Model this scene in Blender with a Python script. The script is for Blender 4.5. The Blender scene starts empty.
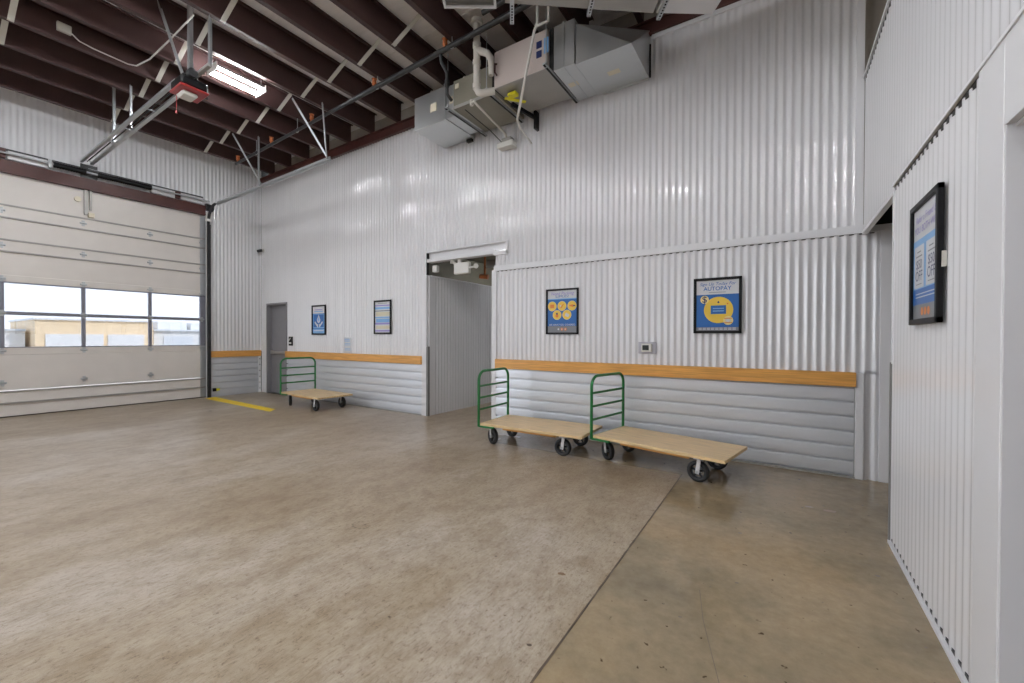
import bpy, math, random
from mathutils import Vector, Matrix
random.seed(7)
PI = math.pi
scene = bpy.context.scene
COL = scene.collection
H = 1.32
YW, XG, XR, XU = 5.064, -10.487, .605, .65      # back wall, roll-up-door wall, right wall panel, wall above it
PITCH, AMP = .0745, .0165
DECK = 5.44

# ------------------------------------------------------------------ materials
def mat(name, col, rough=.5, metal=0., noise=0., nscale=8., stretch=(1, 1, 1), bump=0., bscale=40., spec=.5, coat=0., emit=None, estr=0., rvar=0.):
    m = bpy.data.materials.new(name); m.use_nodes = True
    nt = m.node_tree; b = nt.nodes['Principled BSDF']
    b.inputs['Base Color'].default_value = (*col, 1)
    b.inputs['Roughness'].default_value = rough
    b.inputs['Metallic'].default_value = metal
    b.inputs['Specular IOR Level'].default_value = spec
    b.inputs['Coat Weight'].default_value = coat
    b.inputs['Coat Roughness'].default_value = .07
    tc = nt.nodes.new('ShaderNodeTexCoord'); mp = nt.nodes.new('ShaderNodeMapping')
    mp.inputs['Scale'].default_value = stretch
    nt.links.new(tc.outputs['Object'], mp.inputs['Vector'])
    if noise > 0:
        n = nt.nodes.new('ShaderNodeTexNoise'); n.inputs['Scale'].default_value = nscale; n.inputs['Detail'].default_value = 5
        nt.links.new(mp.outputs[0], n.inputs['Vector'])
        r = nt.nodes.new('ShaderNodeValToRGB')
        r.color_ramp.elements[0].position = .3; r.color_ramp.elements[1].position = .7
        r.color_ramp.elements[0].color = (*[c * (1 - noise) for c in col], 1)
        r.color_ramp.elements[1].color = (*[min(1, c * (1 + noise)) for c in col], 1)
        nt.links.new(n.outputs['Fac'], r.inputs['Fac']); nt.links.new(r.outputs[0], b.inputs['Base Color'])
        if rvar > 0:
            mr = nt.nodes.new('ShaderNodeMapRange'); mr.inputs['To Min'].default_value = max(.02, rough - rvar); mr.inputs['To Max'].default_value = rough + rvar
            mr.inputs['From Min'].default_value = .3; mr.inputs['From Max'].default_value = .7
            nt.links.new(n.outputs['Fac'], mr.inputs['Value']); nt.links.new(mr.outputs[0], b.inputs['Roughness'])
    if bump > 0:
        n2 = nt.nodes.new('ShaderNodeTexNoise'); n2.inputs['Scale'].default_value = bscale; n2.inputs['Detail'].default_value = 4
        nt.links.new(mp.outputs[0], n2.inputs['Vector'])
        bp = nt.nodes.new('ShaderNodeBump'); bp.inputs['Strength'].default_value = bump; bp.inputs['Distance'].default_value = .01
        nt.links.new(n2.outputs['Fac'], bp.inputs['Height']); nt.links.new(bp.outputs[0], b.inputs['Normal'])
    if emit:
        b.inputs['Emission Color'].default_value = (*emit, 1); b.inputs['Emission Strength'].default_value = estr
    return m

M = {}
M['wall'] = mat('white_ribbed_steel', (.685, .685, .705), .28, noise=.02, nscale=1.5, bump=.04, bscale=3, coat=1.)
M['wall_flat'] = mat('white_flat_steel', (.69, .69, .71), .35, noise=.02, nscale=2)
M['wains'] = mat('galvalume', (.66, .68, .72), .33, metal=.4, noise=.05, nscale=3, stretch=(.3, .3, 3))
M['wood'] = mat('varnished_pine', (.68, .34, .085), .38, noise=.20, nscale=5, stretch=(.7, .7, 14))
M['deckwood'] = mat('plywood_deck', (.70, .505, .27), .40, noise=.24, nscale=5, stretch=(.7, 18, 3))
M['brown'] = mat('oxide_primer', (.055, .025, .023), .50, noise=.1, nscale=4)
M['rust'] = mat('dark_red_steel', (.075, .022, .018), .45, noise=.2, nscale=3)
M['deck'] = mat('vinyl_insulation', (.88, .865, .87), .42, noise=.04, nscale=3, stretch=(1, 6, 1), bump=.5, bscale=9)
M['strap'] = mat('white_strap', (.58, .57, .52), .45, noise=.05)
M['galv'] = mat('galvanised', (.50, .52, .54), .32, metal=.7, noise=.03, nscale=12)
M['duct'] = mat('duct_sheet', (.60, .62, .63), .30, metal=.85, noise=.02, nscale=3)
M['duct_dull'] = mat('duct_painted', (.36, .35, .33), .40, metal=.2, noise=.05, nscale=4)
M['pink'] = mat('furnace_enamel', (.56, .49, .46), .40, noise=.03, nscale=2)
M['olive'] = mat('coil_case', (.23, .215, .17), .45, noise=.06, nscale=4)
M['black'] = mat('black_plastic', (.006, .006, .007), .45, noise=.2, spec=.25)
M['blackpipe'] = mat('black_iron_pipe', (.035, .036, .038), .35, metal=.3, noise=.3, nscale=12)
M['rubber'] = mat('black_rubber', (.014, .014, .015), .55, noise=.2)
M['green'] = mat('green_powder_coat', (.008, .16, .035), .30, noise=.15, nscale=14)
M['whitepl'] = mat('white_plastic', (.66, .65, .62), .4, noise=.02)
M['pvc'] = mat('pvc', (.60, .57, .52), .35, noise=.04)
M['doorwhite'] = mat('door_panel', (.66, .62, .585), .42, noise=.03, nscale=3)
M['doorgrey'] = mat('grey_door_paint', (.23, .225, .24), .38, noise=.04)
M['greyguard'] = mat('grey_corner_guard', (.17, .165, .16), .45, noise=.1)
M['anod'] = mat('anodised_mullion', (.22, .22, .26), .35, metal=.3, noise=.05)
M['yellow'] = mat('yellow_floor_paint', (.88, .62, .02), .55, noise=.12, nscale=14)
M['ytag'] = mat('yellow_plastic', (.75, .68, .02), .4, noise=.05)
M['brass'] = mat('copper_brass', (.50, .16, .06), .35, metal=.6, noise=.2)
M['cream'] = mat('cream_sticker', (.72, .66, .52), .6, noise=.04)
M['blue'] = mat('print_blue', (.02, .13, .42), .35, noise=.02)
M['ltblue'] = mat('print_light_blue', (.20, .42, .72), .35, noise=.02)
M['paper'] = mat('print_paper', (.60, .61, .64), .35, noise=.01)
M['pgrey'] = mat('print_grey', (.20, .21, .23), .35, noise=.02)
M['pyel'] = mat('print_yellow', (.80, .55, .07), .35, noise=.02)
M['lyel'] = mat('print_pale_yellow', (.80, .66, .28), .35, noise=.02)
M['porange'] = mat('print_orange', (.72, .22, .03), .35, noise=.03)
M['navy'] = mat('print_navy', (.02, .03, .12), .35, noise=.02)
M['purple'] = mat('print_violet', (.30, .25, .58), .35, noise=.02)
M['beigep'] = mat('print_beige', (.62, .57, .42), .35, noise=.02)
M['red'] = mat('red_plastic', (.35, .03, .03), .3, noise=.05)
M['lcd'] = mat('dark_lcd', (.03, .035, .03), .2, noise=.05)
M['dark'] = mat('dark_void_board', (.02, .019, .017), .8, noise=.1)
M['tan'] = mat('tan_insulation', (.34, .31, .27), .6, noise=.1, nscale=5)
M['olivedark'] = mat('corridor_roof', (.19, .17, .125), .6, noise=.15, nscale=4)
M['tube'] = mat('lamp_tube', (.9, .9, .9), .4, emit=(.95, .975, 1), estr=112)
M['fix'] = mat('fixture_white', (.7, .68, .66), .35, noise=.02)
M['extwall'] = mat('sunny_stucco', (.90, .70, .46), .8, noise=.05, nscale=1)
M['extwhite'] = mat('storage_door_white', (.80, .79, .77), .6, noise=.03)
M['extroof'] = mat('standing_seam_white', (.70, .73, .76), .5, noise=.03)
M['asphalt'] = mat('yard_concrete', (.42, .40, .37), .85, noise=.1, nscale=2)
M['stain'] = mat('oil_stain', (.10, .07, .045), .5, noise=.2)

# glass
g = bpy.data.materials.new('window_glass'); g.use_nodes = True
gn = g.node_tree; gn.nodes.clear()
o_ = gn.nodes.new('ShaderNodeOutputMaterial'); mx = gn.nodes.new('ShaderNodeMixShader'); tr = gn.nodes.new('ShaderNodeBsdfTransparent'); gl = gn.nodes.new('ShaderNodeBsdfGlossy')
tr.inputs[0].default_value = (.47, .48, .50, 1); gl.inputs['Roughness'].default_value = .02
mx.inputs[0].default_value = .05
gn.links.new(tr.outputs[0], mx.inputs[1]); gn.links.new(gl.outputs[0], mx.inputs[2]); gn.links.new(mx.outputs[0], o_.inputs[0])
M['glass'] = g

# concrete floor: broomed slab in the drive-through bay, polished slab along the right and back
def floor_material():
    m = bpy.data.materials.new('concrete_floor'); m.use_nodes = True
    nt = m.node_tree; N = nt.nodes; L = nt.links; b = N['Principled BSDF']
    tc = N.new('ShaderNodeTexCoord')
    def noise(scale, st=(1, 1, 1), det=6, rough=.6, off=(0, 0, 0)):
        mp = N.new('ShaderNodeMapping'); mp.inputs['Scale'].default_value = st; mp.inputs['Location'].default_value = off
        n = N.new('ShaderNodeTexNoise'); n.inputs['Scale'].default_value = scale; n.inputs['Detail'].default_value = det; n.inputs['Roughness'].default_value = rough
        L.new(tc.outputs['Object'], mp.inputs[0]); L.new(mp.outputs[0], n.inputs['Vector']); return n.outputs['Fac']
    def ramp(fac, *st):
        r = N.new('ShaderNodeValToRGB')
        while len(r.color_ramp.elements) < len(st): r.color_ramp.elements.new(.5)
        for e, (p, c) in zip(r.color_ramp.elements, st): e.position = p; e.color = (*c, 1)
        L.new(fac, r.inputs[0]); return r.outputs[0]
    def mix(fac, a, c, mode='MIX'):
        x = N.new('ShaderNodeMix'); x.data_type = 'RGBA'; x.blend_type = mode
        if isinstance(fac, float): x.inputs[0].default_value = fac
        else: L.new(fac, x.inputs[0])
        L.new(a, x.inputs[6]); L.new(c, x.inputs[7]); return x.outputs[2]
    def math_(op, a, c=0.):
        x = N.new('ShaderNodeMath'); x.operation = op
        for i, v in enumerate((a, c)):
            if isinstance(v, float): x.inputs[i].default_value = v
            else: L.new(v, x.inputs[i])
        return x.outputs[0]
    sp = N.new('ShaderNodeSeparateXYZ'); L.new(tc.outputs['Object'], sp.inputs[0])
    fr = N.new('ShaderNodeMapRange'); fr.interpolation_type = 'SMOOTHSTEP'; fr.inputs['From Min'].default_value = -4.2; fr.inputs['From Max'].default_value = -1.0; L.new(sp.outputs[0], fr.inputs[0]); fade = fr.outputs[0]
    pol = math_('MAXIMUM', math_('GREATER_THAN', sp.outputs[0], -.79),
                math_('MULTIPLY', math_('GREATER_THAN', sp.outputs[1], 4.25), fade))
    # broomed
    big = ramp(noise(.8, (1, .45, 1), 6, .62), (.36, (.315, .245, .168)), (.5, (.37, .302, .218)), (.64, (.455, .40, .335)))
    streak = ramp(noise(11, (7, 1.2, 1), 8, .8), (.34, (.60, .53, .46)), (.47, (.95, .94, .93)), (.66, (1.08, 1.08, 1.08)))
    speck = ramp(noise(30, (1.3, .9, 1), 8, .85), (.38, (.50, .41, .33)), (.46, (1, 1, 1)))
    patch = ramp(noise(4.2, (1.3, .8, 1), 8, .8, (3, 1, 0)), (.38, (.78, .72, .64)), (.56, (1.06, 1.06, 1.06)))
    rough_c = mix(1., mix(1., mix(1., big, streak, 'MULTIPLY'), speck, 'MULTIPLY'), patch, 'MULTIPLY')
    # polished
    pbig = ramp(noise(1.1, (1, 1, 1), 5, .6, (5, 2, 0)), (.32, (.20, .162, .105)), (.5, (.29, .225, .140)), (.68, (.37, .275, .165)))
    pfine = ramp(noise(14, (1, 1, 1), 7, .7), (.3, (.82, .80, .76)), (.65, (1.05, 1.05, 1.05)))
    pspeck = ramp(noise(22, (1, 1, 1), 2, .5, (9, 4, 0)), (.255, (.3, .25, .2)), (.30, (1, 1, 1)))
    pol_c = mix(1., mix(1., pbig, pfine, 'MULTIPLY'), pspeck, 'MULTIPLY')
    L.new(mix(pol, rough_c, pol_c), b.inputs['Base Color'])
    pr = N.new('ShaderNodeMapRange'); pr.inputs['From Min'].default_value = .3; pr.inputs['From Max'].default_value = .7
    pr.inputs['To Min'].default_value = .10; pr.inputs['To Max'].default_value = .26; L.new(noise(2.2, (1, 1, 1), 3, .5, (1, 7, 0)), pr.inputs[0])
    rr = N.new('ShaderNodeMix'); rr.data_type = 'FLOAT'; L.new(pol, rr.inputs[0]); rr.inputs[2].default_value = .31; L.new(pr.outputs[0], rr.inputs[3])
    L.new(rr.outputs[0], b.inputs['Roughness'])
    b.inputs['Specular IOR Level'].default_value = .5
    bm = N.new('ShaderNodeBump'); bm.inputs['Distance'].default_value = .004
    inv = math_('MULTIPLY', math_('SUBTRACT', 1., pol), .5); L.new(math_('ADD', inv, .012), bm.inputs['Strength'])
    L.new(noise(22, (6, .9, 1), 6, .7), bm.inputs['Height']); L.new(bm.outputs[0], b.inputs['Normal'])
    return m
M['floor'] = floor_material()

# ------------------------------------------------------------------ mesh builder
class MB:
    def __init__(s): s.v = []; s.f = []; s.m = []; s.mats = []; s.sm = []
    def mi(s, m):
        m = M[m] if isinstance(m, str) else m
        if m not in s.mats: s.mats.append(m)
        return s.mats.index(m)
    def face(s, pts, m, smooth=False):
        b = len(s.v); s.v += [tuple(p) for p in pts]; s.f.append(tuple(range(b, b + len(pts)))); s.m.append(s.mi(m)); s.sm.append(smooth)
    def mesh(s, verts, faces, m, smooth=False):
        b = len(s.v); s.v += [tuple(p) for p in verts]
        k = s.mi(m)
        for f in faces: s.f.append(tuple(b + i for i in f)); s.m.append(k); s.sm.append(smooth)
    def box(s, a, b, m, bev=0.):
        x0, x1 = sorted((a[0], b[0])); y0, y1 = sorted((a[1], b[1])); z0, z1 = sorted((a[2], b[2]))
        c = Vector(((x0 + x1) / 2, (y0 + y1) / 2, (z0 + z1) / 2))
        s.obox(c, Vector((1, 0, 0)), Vector((0, 1, 0)), Vector((0, 0, 1)), (x1 - x0) / 2, (y1 - y0) / 2, (z1 - z0) / 2, m, bev)
    def obox(s, c, ex, ey, ez, hx, hy, hz, m, bev=0.):
        c = Vector(c)
        if bev <= 0 or min(hx, hy, hz) <= bev:
            vs = [c + ex * (sx * hx) + ey * (sy * hy) + ez * (sz * hz) for sz in (-1, 1) for sx, sy in ((-1, -1), (1, -1), (1, 1), (-1, 1))]
            s.mesh(vs, [(3, 2, 1, 0), (4, 5, 6, 7), (0, 1, 5, 4), (1, 2, 6, 5), (2, 3, 7, 6), (3, 0, 4, 7)], m); return
        vs = []; idx = {}
        for sx in (-1, 1):
            for sy in (-1, 1):
                for sz in (-1, 1):
                    for ax in range(3):
                        h = [hx - bev, hy - bev, hz - bev]; h[ax] += bev
                        idx[(sx, sy, sz, ax)] = len(vs)
                        vs.append(c + ex * (sx * h[0]) + ey * (sy * h[1]) + ez * (sz * h[2]))
        fs = []
        for ax in range(3):
            o = [i for i in range(3) if i != ax]
            for sg in (-1, 1):
                q = []
                for a, b in ((-1, -1), (1, -1), (1, 1), (-1, 1)):
                    t = [0, 0, 0]; t[ax] = sg; t[o[0]] = a; t[o[1]] = b; q.append(idx[(*t, ax)])
                fs.append(q if (sg > 0) == (ax != 1) else q[::-1])
        for ax in range(3):        # edges along ax
            o = [i for i in range(3) if i != ax]
            for a in (-1, 1):
                for b in (-1, 1):
                    t0 = [0, 0, 0]; t0[ax] = -1; t0[o[0]] = a; t0[o[1]] = b; t1 = list(t0); t1[ax] = 1
                    fs.append([idx[(*t0, o[0])], idx[(*t1, o[0])], idx[(*t1, o[1])], idx[(*t0, o[1])]])
        for sx in (-1, 1):
            for sy in (-1, 1):
                for sz in (-1, 1): fs.append([idx[(sx, sy, sz, k)] for k in range(3)])
        s.mesh(vs, fs, m)
    def bar(s, p, q, w, h, m, up=(0, 0, 1), bev=0.):
        p = Vector(p); q = Vector(q); d = q - p; L = d.length; d.normalize()
        u = Vector(up); u = u - d * u.dot(d)
        if u.length < 1e-4: u = Vector((1, 0, 0)) - d * d.x
        u.normalize(); r = d.cross(u)
        s.obox((p + q) / 2, d, r, u, L / 2, w / 2, h / 2, m, bev)
    def angle(s, p, q, w, m, up=(0, 0, 1), t=.004):        # L-section
        p = Vector(p); q = Vector(q); d = (q - p).normalized()
        u = Vector(up); u = (u - d * u.dot(d)).normalized(); r = d.cross(u)
        s.bar(p + u * w / 2, q + u * w / 2, t, w, m, u); s.bar(p + r * w / 2, q + r * w / 2, w, t, m, u)
    def tube(s, pts, r, m, n=10, cap=True, smooth=True):
        pts = [Vector(p) for p in pts]; k = len(pts)
        rs = r if isinstance(r, (list, tuple)) else [r] * k
        t0 = (pts[1] - pts[0]).normalized()
        u = Vector((0, 0, 1)) if abs(t0.z) < .9 else Vector((1, 0, 0))
        u = (u - t0 * u.dot(t0)).normalized(); vs = []
        for i, p in enumerate(pts):
            a = (pts[i] - pts[i - 1]).normalized() if i else t0
            b = (pts[i + 1] - pts[i]).normalized() if i < k - 1 else a
            t = (a + b).normalized() if (a + b).length > 1e-6 else a
            u = (u - t * u.dot(t)).normalized(); w = t.cross(u)
            for j in range(n):
                an = 2 * PI * j / n; vs.append(p + (u * math.cos(an) + w * math.sin(an)) * rs[i])
        fs = [(i * n + j, i * n + (j + 1) % n, (i + 1) * n + (j + 1) % n, (i + 1) * n + j) for i in range(k - 1) for j in range(n)]
        s.mesh(vs, fs, m, smooth)
        if cap: s.mesh(vs[:n], [tuple(range(n))[::-1]], m); s.mesh(vs[-n:], [tuple(range(n))], m)
    def prism(s, poly, vec, m):
        a = [Vector(p) for p in poly]; v = Vector(vec); b = [p + v for p in a]; n = len(a)
        s.mesh(a + b, [tuple(range(n))[::-1], tuple(range(n, 2 * n))] + [(i, (i + 1) % n, n + (i + 1) % n, n + i) for i in range(n)], m)
    def disc(s, c, ex, ey, r, m, n=28, r2=None):
        c = Vector(c); ex = Vector(ex); ey = Vector(ey)
        s.face([c + ex * r * math.cos(2 * PI * k / n) + ey * (r2 or r) * math.sin(2 * PI * k / n) for k in range(n)], m)
    def ribs(s, axis, a0, a1, z0, z1, base, sgn, m, pitch=PITCH, amp=AMP, thick=.004):
        # vertical sine-ribbed sheet; axis 'x' lies in a Y plane, axis 'y' in an X plane; crest = base, valleys go back by amp
        k0 = math.floor(a0 / pitch * 8) + 1; k1 = math.ceil(a1 / pitch * 8) - 1
        us = [a0] + [k * pitch / 8 for k in range(k0, k1 + 1)] + [a1]
        fr = []; bk = []
        for u in us:
            d = base + sgn * amp * (.5 - .5 * math.cos(2 * PI * u / pitch)) ** .8
            for z in (z0, z1):
                fr.append((u, d, z) if axis == 'x' else (d, u, z))
                e = d + sgn * thick; bk.append((u, e, z) if axis == 'x' else (e, u, z))
        n = len(us)
        fl = (axis == 'x') == (sgn < 0)
        F = [(2 * i, 2 * i + 2, 2 * i + 3, 2 * i + 1) for i in range(n - 1)]
        if fl: F = [f[::-1] for f in F]
        s.mesh(fr, F, m, True); s.mesh(bk, [f[::-1] for f in F], m, True)
        both = fr + bk; o = 2 * n
        s.mesh(both, [(2 * i, o + 2 * i, o + 2 * i + 2, 2 * i + 2) for i in range(n - 1)] + [(2 * i + 1, 2 * i + 3, o + 2 * i + 3, o + 2 * i + 1) for i in range(n - 1)], m)
    def slats(s, axis, a0, a1, z0, z1, base, sgn, m, pitch=.14, off=.018):
        # horizontal slatted sheet
        prof = [(0, .026), (.012, .026), (.015, .003), (.030, .001), (.075, 0), (.120, .001), (.134, .003), (.137, .026)]
        zs = []; k = math.floor((z0 - off) / pitch)
        while off + k * pitch < z1:
            for dz, dy in prof:
                z = off + k * pitch + dz
                if z0 < z < z1: zs.append((z, dy))
            k += 1
        zs = [(z0, .006)] + zs + [(z1, .006)]
        vs = []
        for z, dy in zs:
            d = base + sgn * dy
            for u in (a0, a1): vs.append((u, d, z) if axis == 'x' else (d, u, z))
        F = [(2 * i, 2 * i + 1, 2 * i + 3, 2 * i + 2) for i in range(len(zs) - 1)]
        s.mesh(vs, F, m, False)
        b = base + sgn * .03
        q = [(a0, b, z0), (a1, b, z0), (a1, b, z1), (a0, b, z1)]
        s.face(q if axis == 'x' else [(p[1], p[0], p[2]) for p in q], m)
    def text(s, body, org, ex, ey, size, m, align='CENTER', shear=0., bold=0.):
        cu = bpy.data.curves.new('t', 'FONT'); cu.body = body; cu.size = 1.; cu.align_x = align; cu.shear = shear; cu.resolution_u = 3; cu.offset = bold
        ob = bpy.data.objects.new('t', cu); COL.objects.link(ob)
        dg = bpy.context.evaluated_depsgraph_get(); me = bpy.data.meshes.new_from_object(ob.evaluated_get(dg))
        org = Vector(org); ex = Vector(ex); ey = Vector(ey)
        vs = [org + ex * (v.co.x * size) + ey * (v.co.y * size) for v in me.vertices]
        s.mesh(vs, [tuple(p.vertices) for p in me.polygons], m)
        bpy.data.objects.remove(ob); bpy.data.curves.remove(cu); bpy.data.meshes.remove(me)
    def build(s, name, parent=None, origin=None, label=None):
        o = origin if origin is not None else (tuple(parent['_o']) if parent is not None else (0, 0, 0))
        me = bpy.data.meshes.new(name)
        me.from_pydata([(v[0] - o[0], v[1] - o[1], v[2] - o[2]) for v in s.v], [], s.f)
        for m in s.mats: me.materials.append(m)
        me.polygons.foreach_set('material_index', s.m); me.polygons.foreach_set('use_smooth', s.sm)
        me.update(); me.validate()
        ob = bpy.data.objects.new(name, me); COL.objects.link(ob); ob['_o'] = o
        if parent is not None: ob.parent = parent
        else: ob.location = o
        if label: ob['label'] = label
        return ob

def thing(name, label, cat, loc=(0, 0, 0), group=None, kind=None):
    o = bpy.data.objects.new(name, None); COL.objects.link(o); o.empty_display_size = .1
    o.location = loc; o['_o'] = tuple(loc); return tag(o, label, cat, group, kind)
def tag(o, label, cat, group=None, kind=None):
    o['label'] = label; o['category'] = cat
    if group: o['group'] = group
    if kind: o['kind'] = kind
    return o
def S(o, label, cat): return tag(o, label, cat, None, 'structure')
ORD = ['first', 'second', 'third', 'fourth', 'fifth', 'sixth', 'seventh', 'eighth', 'ninth', 'tenth', 'eleventh', 'twelfth', 'thirteenth', 'fourteenth', 'fifteenth']

# ------------------------------------------------------------------ the room
JX, YJ = -.79, 4.25
b = MB()
b.box((-12.2, -8, -.12), (JX - .005, 11.5, 0), 'floor'); b.box((JX + .005, -8, -.12), (4, 11.5, 0), 'floor')
b.box((JX - .005, YJ, -.12), (JX + .005, 11.5, 0), 'floor')
b.box((JX - .005, -8, -.12), (JX + .005, YJ, -.008), 'dark')
S(b.build('floor'), 'broomed tan concrete floor with a polished slab along the right', 'floor')
# irregular crack-edge filler along the joint
b = MB(); pts = []
y = -2.
while y < YJ:
    w = .006 + random.random() * .006; c = JX + random.uniform(-.002, .002); pts.append((c - w / 2, c + w / 2, y)); y += .06
for (a0, a1, y0), (c0, c1, y1) in zip(pts, pts[1:]):
    b.face([(a0, y0, .0006), (a1, y0, .0006), (c1, y1, .0006), (c0, y1, .0006)], 'stain')
S(b.build('floor_joint'), 'dark straight joint between the broomed and polished slabs', 'floor')
b = MB()
for path, w in (([(-.14, 1.55), (-.177, 1.72), (-.229, 1.89), (-.294, 2.106), (-.346, 2.35)], .0025), ([(.1, 3.2), (.28, 3.12), (.45, 3.15)], .002)):
    for (x0, y0), (x1, y1) in zip(path, path[1:]):
        d = Vector((x1 - x0, y1 - y0, 0)).normalized(); n = Vector((-d.y, d.x, 0)) * w / 2; z = Vector((0, 0, .0006))
        p, q = Vector((x0, y0, 0)) + z, Vector((x1, y1, 0)) + z
        b.face([p - n, q - n, q + n, p + n], 'stain')
S(b.build('floor_crack'), 'hairline crack wandering over the polished concrete', 'floor')

M['stainbrown'] = mat('rust_brown_stain', (.20, .12, .065), .5, noise=.3, nscale=30)
M['staingrey'] = mat('scuffed_mark', (.24, .185, .135), .5, noise=.3, nscale=40)
b = MB(); rs = random.Random(3)
def blot(x, y, r, m, asp=1.6, rot=.3):
    n = 14; b.face([(x + r * rs.uniform(.6, 1.1) * (asp * math.cos(2 * PI * k / n) * math.cos(rot) - math.sin(2 * PI * k / n) * math.sin(rot)), y + r * rs.uniform(.6, 1.1) * (asp * math.cos(2 * PI * k / n) * math.sin(rot) + math.sin(2 * PI * k / n) * math.cos(rot)), .0008) for k in range(n)], m)
for x, y, r, m in ((-1.015, 2.084, .016, 'stainbrown'), (-.896, 1.523, .008, 'stain'), (.323, 3.977, .03, 'stainbrown'), (.20, 3.99, .02, 'staingrey'), (-.187, 2.527, .007, 'stain'), (-.389, 2.069, .006, 'stain'), (-.22, 3.19, .009, 'stain'), (.466, 3.035, .010, 'stain'),
                   (-1.54, 1.313, .006, 'stain'), (-8.5, 3.235, .03, 'stain'), (-2.44, 1.87, .006, 'stain')):
    blot(x, y, r, m)
for k in range(46): blot(rs.uniform(-.7, .55), rs.uniform(1.3, 4.6), rs.uniform(.0015, .0045), 'stain')
for k in range(150): blot(-.85 - rs.random() ** 1.3 * 6.5, rs.uniform(.9, 4.2), rs.uniform(.002, .006), rs.choice(['stain', 'stainbrown']))
for k in range(12):        # scuffed ring
    a = 2 * PI * k / 12
    if k not in (2, 3): blot(-2.46 + .07 * math.cos(a), 1.85 + .045 * math.sin(a), .009, 'staingrey', 1.4, a + PI / 2)
tag(b.build('floor_stain', origin=(-1, 2, 0)), 'small brown spots and scuff marks scattered over the concrete', 'stain', None, 'stuff')
b = MB()
b.box((-12.2, -8, DECK), (4, YW + .3, DECK + .05), 'deck')
for k in range(-6, 4):
    yy = k * 1.25 + .35
    b.box((-12, yy, DECK - .012), (3.5, yy + .03, DECK), 'deck')
S(b.build('ceiling'), 'pale quilted roof lining above the brown purlins', 'ceiling')

# back wall
wb = thing('wall_back', 'white vertical-ribbed steel back wall', 'wall', (-4.9, YW, 0), None, 'structure')
b = MB()
TOP = 4.93; TR = 2.345
crest = YW - .010
def rx(x0, x1, z0, z1, base=None, bb=None): (bb or b).ribs('x', x0, x1, z0, z1, crest if base is None else base, 1, 'wall')
rx(XG + .01, -10.2, .0, TOP)
rx(-10.2, -9.33, 2.11, TOP)
rx(-9.33, -5.07, .99, TOP)
rx(-5.07, -3.36, 2.75, TOP); rx(-5.07, -4.99, 2.36, 2.75)
rx(-3.58, -3.36, TR + .03, 2.57)
rx(-3.36, XU - .012, TR + .03, TOP)
b.build('upper_sheet', wb)
b = MB(); rx(-3.56, .77, .99, TR, crest - .004, b); rx(.66, .77, 0, 1.02, crest - .004, b)
b.build('lower_sheet', wb)
b = MB()
b.slats('x', -9.33, -5.07, 0, .90, crest - .012, 1, 'wains')
b.slats('x', -3.56, .61, .0, .90, crest - .012, 1, 'wains')
b.build('slatted_wainscot', wb)
b = MB()
b.box((-10.45, YW + .03, 0), (-10.22, YW + .04, 4.9), 'dark'); b.box((-9.3, YW + .03, 0), (-5.1, YW + .04, 4.9), 'dark'); b.box((-3.5, YW + .03, 0), (1.2, YW + .04, 2.3), 'dark'); b.box((-10.4, YW + .03, 2.8), (.6, YW + .04, 4.9), 'dark')
b.build('backing_board', wb)

# trims on the back wall
n_trim = [0]
def trim(label, fill, cat='trim'):
    n_trim[0] += 1; b = MB(); fill(b); return S(b.build('trim_%d' % n_trim[0]), label, cat)
trim('pine rail on the back wall left of the tall opening', lambda b: b.box((-9.33, crest - .05, .865), (-5.09, crest + .01, 1.005), 'wood', .004), 'rail')
trim('pine rail on the back wall behind the two near carts', lambda b: b.box((-3.555, crest - .05, .868), (.60, crest + .01, 1.005), 'wood', .004), 'rail')
trim('pine rail beside the roll-up door', lambda b: b.box((XG - .01, 3.945, .868), (XG + .055, YW - .03, 1.005), 'wood', .004), 'rail')
def f(b):
    b.box((-3.60, crest - .018, 2.315), (1.9, crest + .02, 2.375), 'wall_flat'); b.box((-3.60, crest - .012, 2.372), (.66, crest + .02, 2.392), 'wall_flat')
    b.box((-3.55, crest + .006, 2.306), (.74, crest + .02, 2.316), 'dark')  # dark strip paints the shade in the rib gaps under the band
trim('flat white band across the back wall above the two posters', f)
trim('white jamb trim left of the tall opening', lambda b: b.box((-5.10, crest - .016, 0), (-4.985, crest + .05, 2.37), 'wall_flat', .003))
trim('white jamb trim right of the tall opening', lambda b: b.box((-3.64, crest - .016, 0), (-3.555, crest + .05, 2.33), 'wall_flat', .003))
trim('white end trim beside the wainscot at the right', lambda b: (b.box((.598, crest - .03, 0), (.66, crest + .02, 1.0), 'wall_flat', .003), b.box((.588, crest - .012, 0), (.600, crest + .02, .87), 'galv')))
trim('plain white corner trim in the right passage', lambda b: b.box((.77, crest - .010, 0), (1.9, crest + .02, 2.32), 'wall_flat', .002))
trim('white corner trim at the right end of the upper wall', lambda b: b.box((XU - .07, crest - .012, 2.39), (XU - .008, crest + .03, 4.93), 'wall_flat', .002))
trim('white cap trim along the upper right of the back wall', lambda b: b.box((-1.31, crest - .015, 4.875), (XU - .05, crest + .02, 4.925), 'wall_flat', .002))
trim('galvanised base angle under the wainscot', lambda b: (b.box((-3.55, crest - .028, 0), (.6, crest, .016), 'duct_dull'), b.box((-9.3, crest - .028, 0), (-5.1, crest, .016), 'duct_dull')))
trim('dark grey corner guard left of the tall opening', lambda b: (b.box((-4.99, crest - .02, 0), (-4.94, crest + .02, 1.17), 'greyguard', .003)))

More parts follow.
